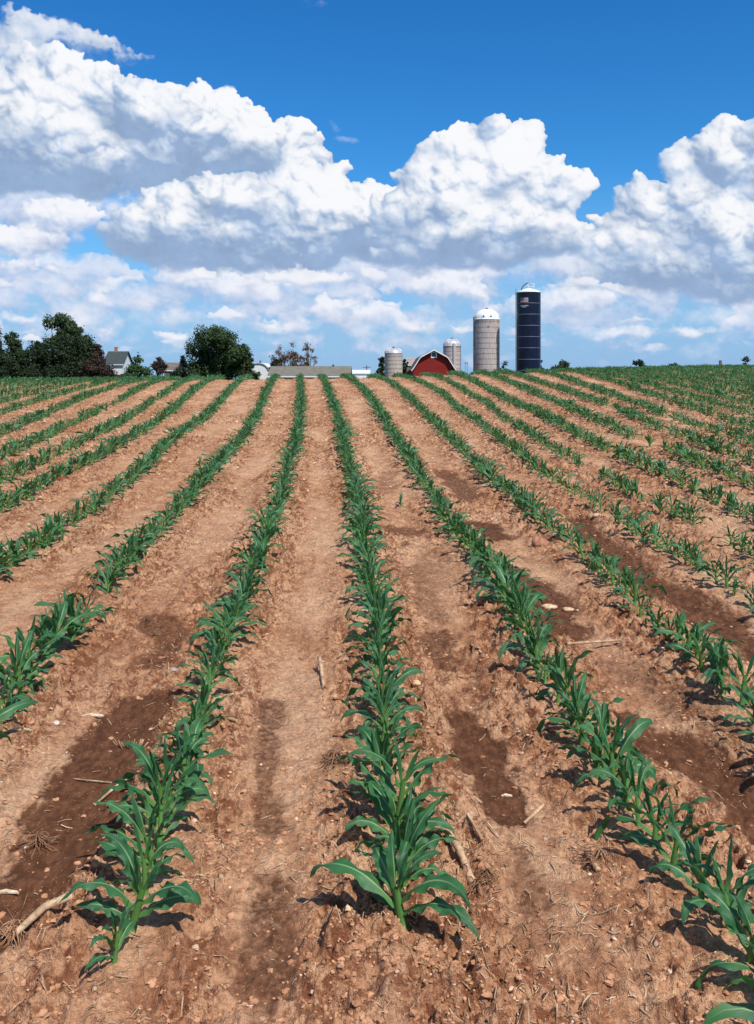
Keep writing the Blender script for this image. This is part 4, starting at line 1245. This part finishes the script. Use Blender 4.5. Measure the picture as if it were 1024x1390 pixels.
    pole(498, 496, 210, .12, 'thin utility pole beyond the white shed', 'utility_pole', 'utility pole', True)
    pole(978.3, 489, 62, .10, 'short dark post sticking up above the corn near the right edge', 'wooden_post', 'post')
    # small steel tower left of the tall grey silo
    Y = 290; X = (633.3 - CX) / F * Y; z0 = gz(X, Y); zt = EYE + (HY - 493) / F * Y - z0
    e = empty('steel_tower', (X, Y, z0)); tag(e, 'tiny two-legged steel tower just left of the tall grey silo', 'tower')
    for sx in (-1, 1): MB().tube([(sx * .42, 0, -.3), (sx * .34, 0, zt)], .09, 6).build('leg', steel, e)
    b_ = MB(); z = 1.0
    while z < zt: b_.tube([(-.38, 0, z), (.38, 0, z)], .04, 5); z += 1.1
    b_.build('braces', steel, e)
    MB().box(-.5, .5, -.3, .3, zt, zt + .25).build('head', steel, e)

# ------------------------------------------------------------------ sky
SUN_DIR = Vector((0.6 * math.cos(R(55)), -0.8 * math.cos(R(55)), math.sin(R(55))))
KD = math.degrees(1 / F)
U0, U1, V0, V1, STP = -660.0, 660.0, -40.0, 600.0, 1.0      # sky window: azimuth and elevation in units of KD degrees
def sky_uv(px, py):
    return math.degrees(math.atan((px - CX) / F)) / KD, math.degrees(math.atan((HY - py) / math.hypot(F, px - CX))) / KD

def gblur(a, sx, sy=None):
    sy = sx if sy is None else sy
    h, w = a.shape; p = int(3 * max(sx, sy)) + 2
    b = np.pad(a, p, mode='edge')
    fy = np.fft.fftfreq(b.shape[0])[:, None]; fx = np.fft.rfftfreq(b.shape[1])[None, :]
    k = np.exp(-2 * np.pi ** 2 * ((fx * sx) ** 2 + (fy * sy) ** 2))
    return np.fft.irfft2(np.fft.rfft2(b) * k, s=b.shape)[p:p + h, p:p + w]

def bil(a, x, y):
    h, w = a.shape; x = np.clip(x, 0, w - 1.001); y = np.clip(y, 0, h - 1.001)
    xi = x.astype(int); yi = y.astype(int); fx = x - xi; fy = y - yi
    return (a[yi, xi] * (1 - fx) + a[yi, xi + 1] * fx) * (1 - fy) + (a[yi + 1, xi] * (1 - fx) + a[yi + 1, xi + 1] * fx) * fy

def cloud_map():
    us = np.arange(U0, U1, STP); vs = np.arange(V0, V1, STP)
    W, Hh = len(us), len(vs)
    UX, VY = np.meshgrid(us, vs)
    RGB = np.zeros((Hh, W, 3), np.float32); A = np.zeros((Hh, W), np.float32)
    def put(Z, cu, cv, rx, ry, z0, hgt):
        i0 = max(0, int((cu - rx - U0) / STP)); i1 = min(W, int((cu + rx - U0) / STP) + 2)
        j0 = max(0, int((cv - ry - V0) / STP)); j1 = min(Hh, int((cv + ry - V0) / STP) + 2)
        if i1 <= i0 or j1 <= j0: return
        q = 1 - ((UX[j0:j1, i0:i1] - cu) / rx) ** 2 - ((VY[j0:j1, i0:i1] - cv) / ry) ** 2
        z = np.where(q > 0, z0 + hgt * np.sqrt(np.maximum(q, 0)), -99)
        np.maximum(Z[j0:j1, i0:i1], z, out=Z[j0:j1, i0:i1])
    BX, BY = np.meshgrid(np.arange(U0, U1 + 700, STP), np.arange(V0, V1 + 400, STP))
    nz1 = fbm(BX, BY, 1 / 60., 5, 1, .55); nz2 = fbm(BX, BY, 1 / 9., 3, 41); nz3 = fbm(BX, BY * 1.25, 1 / 38., 7, 61, .58)
    def sh(a, dx, dy):
        dx, dy = int(dx) % 690, int(dy) % 390
        return a[dy:dy + Hh, dx:dx + W]
    def layer(blobs, seed, pal, kids=(160, 900, 2600), flat=1.0, edge=2.2, soft=8.0, op=1.0, warp=7.0, er=5.0, gain=0.0, base=1.0, det=1.0, ksz=1.0, dep=70.0):
        nonlocal RGB, A
        g = np.random.default_rng(seed)
        Z = np.full((Hh, W), -99.0)
        bl = [(*sky_uv(px, py), rx, ry) for (px, py, rx, ry) in blobs]
        ar = np.array([b[2] * b[3] for b in bl]) ** .8; ar /= ar.sum()
        for (u, v, rx, ry) in bl: put(Z, u, v, rx * .9, ry * .82, 0, min(rx, ry) * .75)
        scale = np.sqrt(np.mean([b[2] * b[3] for b in bl]))
        for lev, (n, lo, hi) in enumerate(zip(kids, (.15, .055, .022), (.36, .14, .055))):
            for _ in range(n):
                b = bl[g.choice(len(bl), p=ar)]
                th = g.uniform(0, 6.283); rr_ = math.sqrt(g.uniform(0.02, 1.0)) * (1.0 if lev == 0 else 1.08)
                cu = b[0] + b[2] * rr_ * math.cos(th); cv = b[1] + b[3] * rr_ * math.sin(th)
                if cv < b[1] and g.random() < .55: cv = b[1] + (b[1] - cv)      # puffs gather on the upper side
                i = int((cu - U0) / STP); j = int((cv - V0) / STP)
                if not (0 <= i < W and 0 <= j < Hh): continue
                z = Z[j, i]
                if z < -50:
                    if lev > 0: continue
                    z = 0
                rr2 = g.uniform(lo, hi) * (b[3] if lev == 0 else scale) * ksz
                put(Z, cu, cv, rr2 * 1.15, rr2 * flat, max(0, z - rr2 * .45), rr2)
        Z = np.maximum(Z, -16.0)
        # stir the pile so nothing stays a ball (shared noise, shifted for every layer)
        ox, oy = [int(q) for q in g.integers(0, 900, 2)]
        m1, m2, e1 = sh(nz1, ox, oy), sh(nz2, oy, ox), sh(nz3, ox // 2, oy // 2)
        wx = m1 * warp * 2.2 + m2 * warp * .35
        wy = sh(nz1, oy, ox + 77) * warp * 2.0 + sh(nz2, ox, oy) * warp * .35
        Z = bil(Z, (UX + wx - U0) / STP, (VY + wy - V0) / STP)
        Z1 = gblur(Z, 0.8) + e1 * er * 1.8
        Zb = gblur(Z, 6.0) + e1 * er * 3.2
        pos = np.clip(gblur(Z1, 3), 0, scale * .5)
        up = np.zeros_like(pos); dn = np.zeros_like(pos)
        for k in range(1, 13):
            s = int(k * dep / 12 / STP); q = 1 - k / 14
            a_ = np.zeros_like(pos); a_[:-s] = pos[s:]; up += np.roll(a_, -int(s * .2), 1) * q
            b_ = np.zeros_like(pos); b_[s:] = pos[:-s]; dn += np.roll(b_, int(s * .2), 1) * q
        ratio = dn / (dn + up + scale * .35)                 # 0 at the base, towards 1 at the top
        ratio = gblur(ratio, 4) + e1 * .16 + m1 * .16
        gy, gx = np.gradient(gblur(Z1, 1.1)); gy2, gx2 = np.gradient(gblur(Z1, 5)); gy3, gx3 = np.gradient(gblur(Z1, 15))
        gx, gy, gx2, gy2, gx3, gy3 = [q / STP for q in (gx, gy, gx2, gy2, gx3, gy3)]
        def lam(a, b, k):
            n = np.sqrt(1 + (a * k) ** 2 + (b * k) ** 2); return (-a * k * .30 - b * k * .55 + .78) / n - .72
        big = sstep(-.28, .66, ratio) * base + (1 - base) * .6
        d = .38 * lam(gx, gy, .6) + .42 * lam(gx2, gy2, .9) + .65 * lam(gx3, gy3, 1.6)
        occ = np.clip((gblur(Z1, 9) - Z1) / (scale * .16), -1, 1.2)
        patch = sh(nz1, ox + 300, oy + 200)                  # whole regions of cloud in and out of the sun
        L = .01 + .90 * big + d * (.5 + .55 * big) * det * 1.1 - .06 * occ * big * det + gain + e1 * (.30 - .1 * big) + patch * .75
        w_ = sstep(.55, .1, L)
        fr = sstep(-.15, .35, sh(nz1, 500 + ox, 100 + oy)); w2 = np.clip(w_ + .45 * fr, 0, 1)    # frayed stretches of edge
        src = Z1 * (1 - .85 * w2) + Zb * .85 * w2 + m2 * (1.2 + 3 * w2)
        al = sstep(0, 1, (src + .3 + e1 * 2.5 * w2) / (edge * 1.5 + 1.5 + soft * 1.3 * w2)) * op
        dark, midc, lite = [np.array(c) for c in pal]
        t1 = sstep(-.22, .62, L)[..., None]; t2 = sstep(.34, 1.16, L)[..., None]
        c = dark * (1 - t1) + midc * t1; c = c * (1 - t2) + lite * t2
        c = c * (1 + ((.14 * m1 + .12 * e1 + .05 * m2) * (1 - t2[..., 0]))[..., None])
        a_ = al[..., None]
        RGB = RGB * (1 - a_) + c * a_; A = A * (1 - al) + al
    g = np.random.default_rng(4)
    P_low = ((.31, .45, .73), (.47, .59, .81), (.76, .80, .92))
    P_mid = ((.34, .46, .70), (.55, .64, .83), (.92, .93, .98))
    P_hi = ((.30, .425, .64), (.55, .65, .805), (.95, .955, .985))
    bl = []
    for i in range(150):
        py = 500 - abs(g.normal(0, 1)) * 75; s = .55 + (505 - py) / 120
        bl.append((g.uniform(-60, 1090), py - 4, g.uniform(30, 80) * s, g.uniform(9, 22) * s))
    layer(bl, 3, P_low, (260, 700, 1200), .7, 10, 26, .90, 9, 7, -.12, .55, .8, 1.3, 40)
    bl = []
    for i in range(80):
        py = g.uniform(350, 492); s = .55 + (480 - py) / 130
        bl.append((g.uniform(-60, 1090), py, g.uniform(24, 60) * s, g.uniform(10, 22) * s))
    layer(bl, 9, P_low, (260, 900, 1800), .8, 9, 24, .85, 9, 7, -.06, .6, .8, 1.0, 45)
    bl = []
    for i in range(40):
        py = g.uniform(365, 485); s = .5 + (480 - py) / 130
        bl.append((g.uniform(-60, 1090), py, g.uniform(20, 50) * s, g.uniform(9, 18) * s))
    bl += [(330,400,85,30),(260,385,60,24),(165,385,38,15),(480,425,80,26),(560,445,50,18),(590,395,80,26),(60,360,60,18),(100,455,70,14),(860,455,80,14),(770,410,90,28),(400,450,80,14),(960,450,60,14)]
    layer(bl, 8, P_mid, (260, 900, 2200), .8, 7, 22, .88, 8, 7, -.02, .7, .9, 1.0, 45)
    bl = []
    for i in range(70):
        py = g.uniform(425, 500); sc = .5 + (505 - py) / 130
        bl.append((g.uniform(-60, 1090), py, g.uniform(40, 90) * sc, g.uniform(9, 18) * sc))
    layer(bl, 62, ((.46, .59, .83), (.60, .70, .88), (.84, .87, .95)), (160, 500, 900), .7, 14, 26, .62, 9, 7, 0, .5, .7, 1.2, 30)
    layer([(40,48,85,30),(95,62,80,28),(170,80,46,14),(20,40,40,24),(10,90,90,30)], 12, P_hi, (60, 400, 900), .8, 8, 20, .92, 10, 9, -.12, .5, .6, .8)
    layer([(470,190,22,8),(500,203,14,5),(455,175,14,9),(432,12,26,6),(400,4,20,6),(432,70,8,4)], 14, P_mid, (20, 60, 80), .7, 12, 18, .38, 9, 6, 0, .5, .8)
    layer([(45,140,100,56),(115,140,62,54),(175,140,38,40),(20,190,90,60),(260,165,66,54),(320,180,62,46),(215,190,90,54),(370,210,60,44),(400,232,62,34),(60,230,150,46),(200,235,110,38)], 21, P_hi, (170, 1300, 3400), .95, 2.2, 14, 1, 8, 5, -.15, 1.0, 1.15, 1, 150)
    layer([(85,297,68,24),(30,330,70,24),(20,372,60,14)], 25, P_mid, (60, 350, 700), .85, 2.5, 12, 1, 7, 5, .02, .9, 1, 1, 45)
    layer([(222,285,36,34),(290,285,66,48),(200,320,70,40),(340,300,120,56),(420,270,66,58),(450,320,70,40),(300,345,160,34),(400,350,80,34),(500,300,50,44),(520,330,60,40)], 31, P_hi, (170, 1300, 3400), .95, 2.2, 14, 1, 8, 5, -.19, 1.0, 1.1, 1, 85)
    layer([(600,215,48,36),(640,205,50,42),(690,215,48,46),(720,245,56,42),(760,262,46,34),(735,290,50,26),(575,250,46,34),(640,262,100,48),(560,300,70,40),(630,320,100,44),(700,325,90,34),(760,325,50,26),(620,350,140,26)], 37, P_hi, (160, 1200, 2800), .98, 1.5, 12, 1, 7, 4.5, -.02, 1.0, 1.05, 1, 105)
    layer([(940,232,34,34),(985,215,44,44),(1040,215,60,60),(880,275,46,34),(930,290,60,40),(1000,270,70,44),(850,310,50,34),(930,340,90,40),(1020,330,80,46),(820,340,50,24),(880,380,110,30),(990,385,110,32)], 43, P_hi, (170, 1300, 3400), .96, 2, 14, 1, 8, 5, -.15, 1.0, 1.05, 1, 95)
    bl = []
    for i in range(34):
        py = g.uniform(375, 478); s = .5 + (485 - py) / 130
        bl.append((g.uniform(-60, 1090), py, g.uniform(16, 42) * s, g.uniform(7, 15) * s))
    layer(bl, 55, ((.42, .52, .74), (.58, .67, .84), (.92, .92, .97)), (180, 700, 1500), .8, 4, 16, .78, 8, 5, .02, .75, 1, 1.0, 35)
    img = np.zeros((Hh, W, 4), np.float32)
    a_ = np.maximum(A, 1e-3)[..., None]
    img[..., :3] = RGB / a_; img[..., 3] = A
    return img

def build_world():
    w = bpy.data.worlds.new('World'); scene.world = w; w.use_nodes = True
    nt = w.node_tree; nt.nodes.clear(); t = NT(nt)
    out = t.n('ShaderNodeOutputWorld'); bg = t.n('ShaderNodeBackground'); bg.inputs['Strength'].default_value = 0.1
    sky = t.n('ShaderNodeTexSky'); sky.sky_type = 'NISHITA'; sky.sun_disc = False
    sky.sun_elevation = R(55); sky.sun_rotation = math.atan2(SUN_DIR.x, SUN_DIR.y)
    sky.air_density = 1.0; sky.dust_density = 0.3; sky.ozone_density = 2.2; sky.altitude = 300
    D = t.vm('NORMALIZE', t.n('ShaderNodeTexCoord').outputs['Generated'])
    sep = t.sep(D)
    hs = t.n('ShaderNodeHueSaturation'); t.put(hs.inputs['Color'], sky.outputs[0])
    hs.inputs['Saturation'].default_value = 1.35; hs.inputs['Hue'].default_value = 0.5
    col = t.mix(1.0, hs.outputs[0], (0.55, 1.12, 1.42, 1), 'MULTIPLY')
    col = t.mix(t.ss(sep[2], 0.22, 0.0, 0, .85), col, (2.9, 4.7, 8.0))
    az = t.m('ARCTAN2', sep[0], sep[1]); el = t.m('ARCSINE', sep[2])
    # clouds ahead of the camera: map computed above, laid on the dome by azimuth and elevation
    px = cloud_map(); h, w_ = px.shape[:2]
    im = bpy.data.images.new('cloud_map', w_, h, alpha=True, float_buffer=True)
    im.colorspace_settings.name = 'Non-Color'; im.alpha_mode = 'CHANNEL_PACKED'
    im.pixels.foreach_set(px.ravel()); im.update(); im.pack()
    tx = t.n('ShaderNodeTexImage'); tx.image = im; tx.extension = 'EXTEND'; tx.interpolation = 'Linear'
    k = math.radians(KD)
    u = t.lin(az, U0 * k, U1 * k); v = t.lin(el, V0 * k, V1 * k)
    t.put(tx.inputs[0], t.comb(u, v, 0.0))
    m1 = t.m('MULTIPLY', t.ss(t.m('ABSOLUTE', az), .50, .43), t.ss(el, .46, .40))
    m1 = t.m('MULTIPLY', m1, t.ss(el, -.03, -.01))
    cc = t.vm('SCALE', tx.outputs[0], scale=10.0)
    c1 = t.mix(t.m('MULTIPLY', tx.outputs[1], m1), col, cc)
    # plain fair-weather clouds elsewhere round the sky
    n = t.noise(t.vm('MULTIPLY', D, (1, 1, 2.0)), 3.2, 4, .58)
    o = t.m('MULTIPLY', t.ss(n, .52, .60), t.m('MULTIPLY', t.ss(el, .05, .2), t.m('SUBTRACT', 1.0, m1)))
    oc = t.mix(t.ss(n, .55, .70), (9.5, 9.6, 9.9), (5.5, 6.2, 7.6))
    o2 = t.m('MULTIPLY', o, t.ss(t.m('ABSOLUTE', az), .46, .60))
    c2 = t.mix(o2, c1, oc)
    t.put(bg.inputs['Color'], c2)
    nt.links.new(bg.outputs[0], out.inputs[0])
    w.cycles.sampling_method = 'MANUAL'; w.cycles.sample_map_resolution = 512
    L = bpy.data.lights.new('sun', 'SUN'); L.energy = 5.0; L.angle = R(.53); L.color = (1.0, .95, .87)
    o = bpy.data.objects.new('sun', L); COL.objects.link(o); o.rotation_euler = SUN_DIR.to_track_quat('Z', 'Y').to_euler()
    o.location = (20, -30, 60)

def build_camera():
    c = bpy.data.cameras.new('camera'); o = bpy.data.objects.new('camera', c); COL.objects.link(o)
    o.location = (0, 0, EYE); o.rotation_euler = (R(90), 0, 0)
    c.sensor_width = 36; c.sensor_fit = 'AUTO'; c.lens = F / 1390 * 36
    c.shift_y = -(1390 / 2 - HY) / 1390
    c.clip_start = .05; c.clip_end = 6000
    scene.camera = o

scene.view_settings.view_transform = 'Standard'
scene.view_settings.look = 'None'
scene.view_settings.exposure = 0.0
scene.view_settings.gamma = 1.0
scene.cycles.max_bounces = 6
scene.cycles.transparent_max_bounces = 4
scene.cycles.use_denoising = True
build_world(); build_camera()
if QUICK != 'sky':
    build_ground(); build_farm(); build_trees(); build_corn(); scatter_litter(); residue()
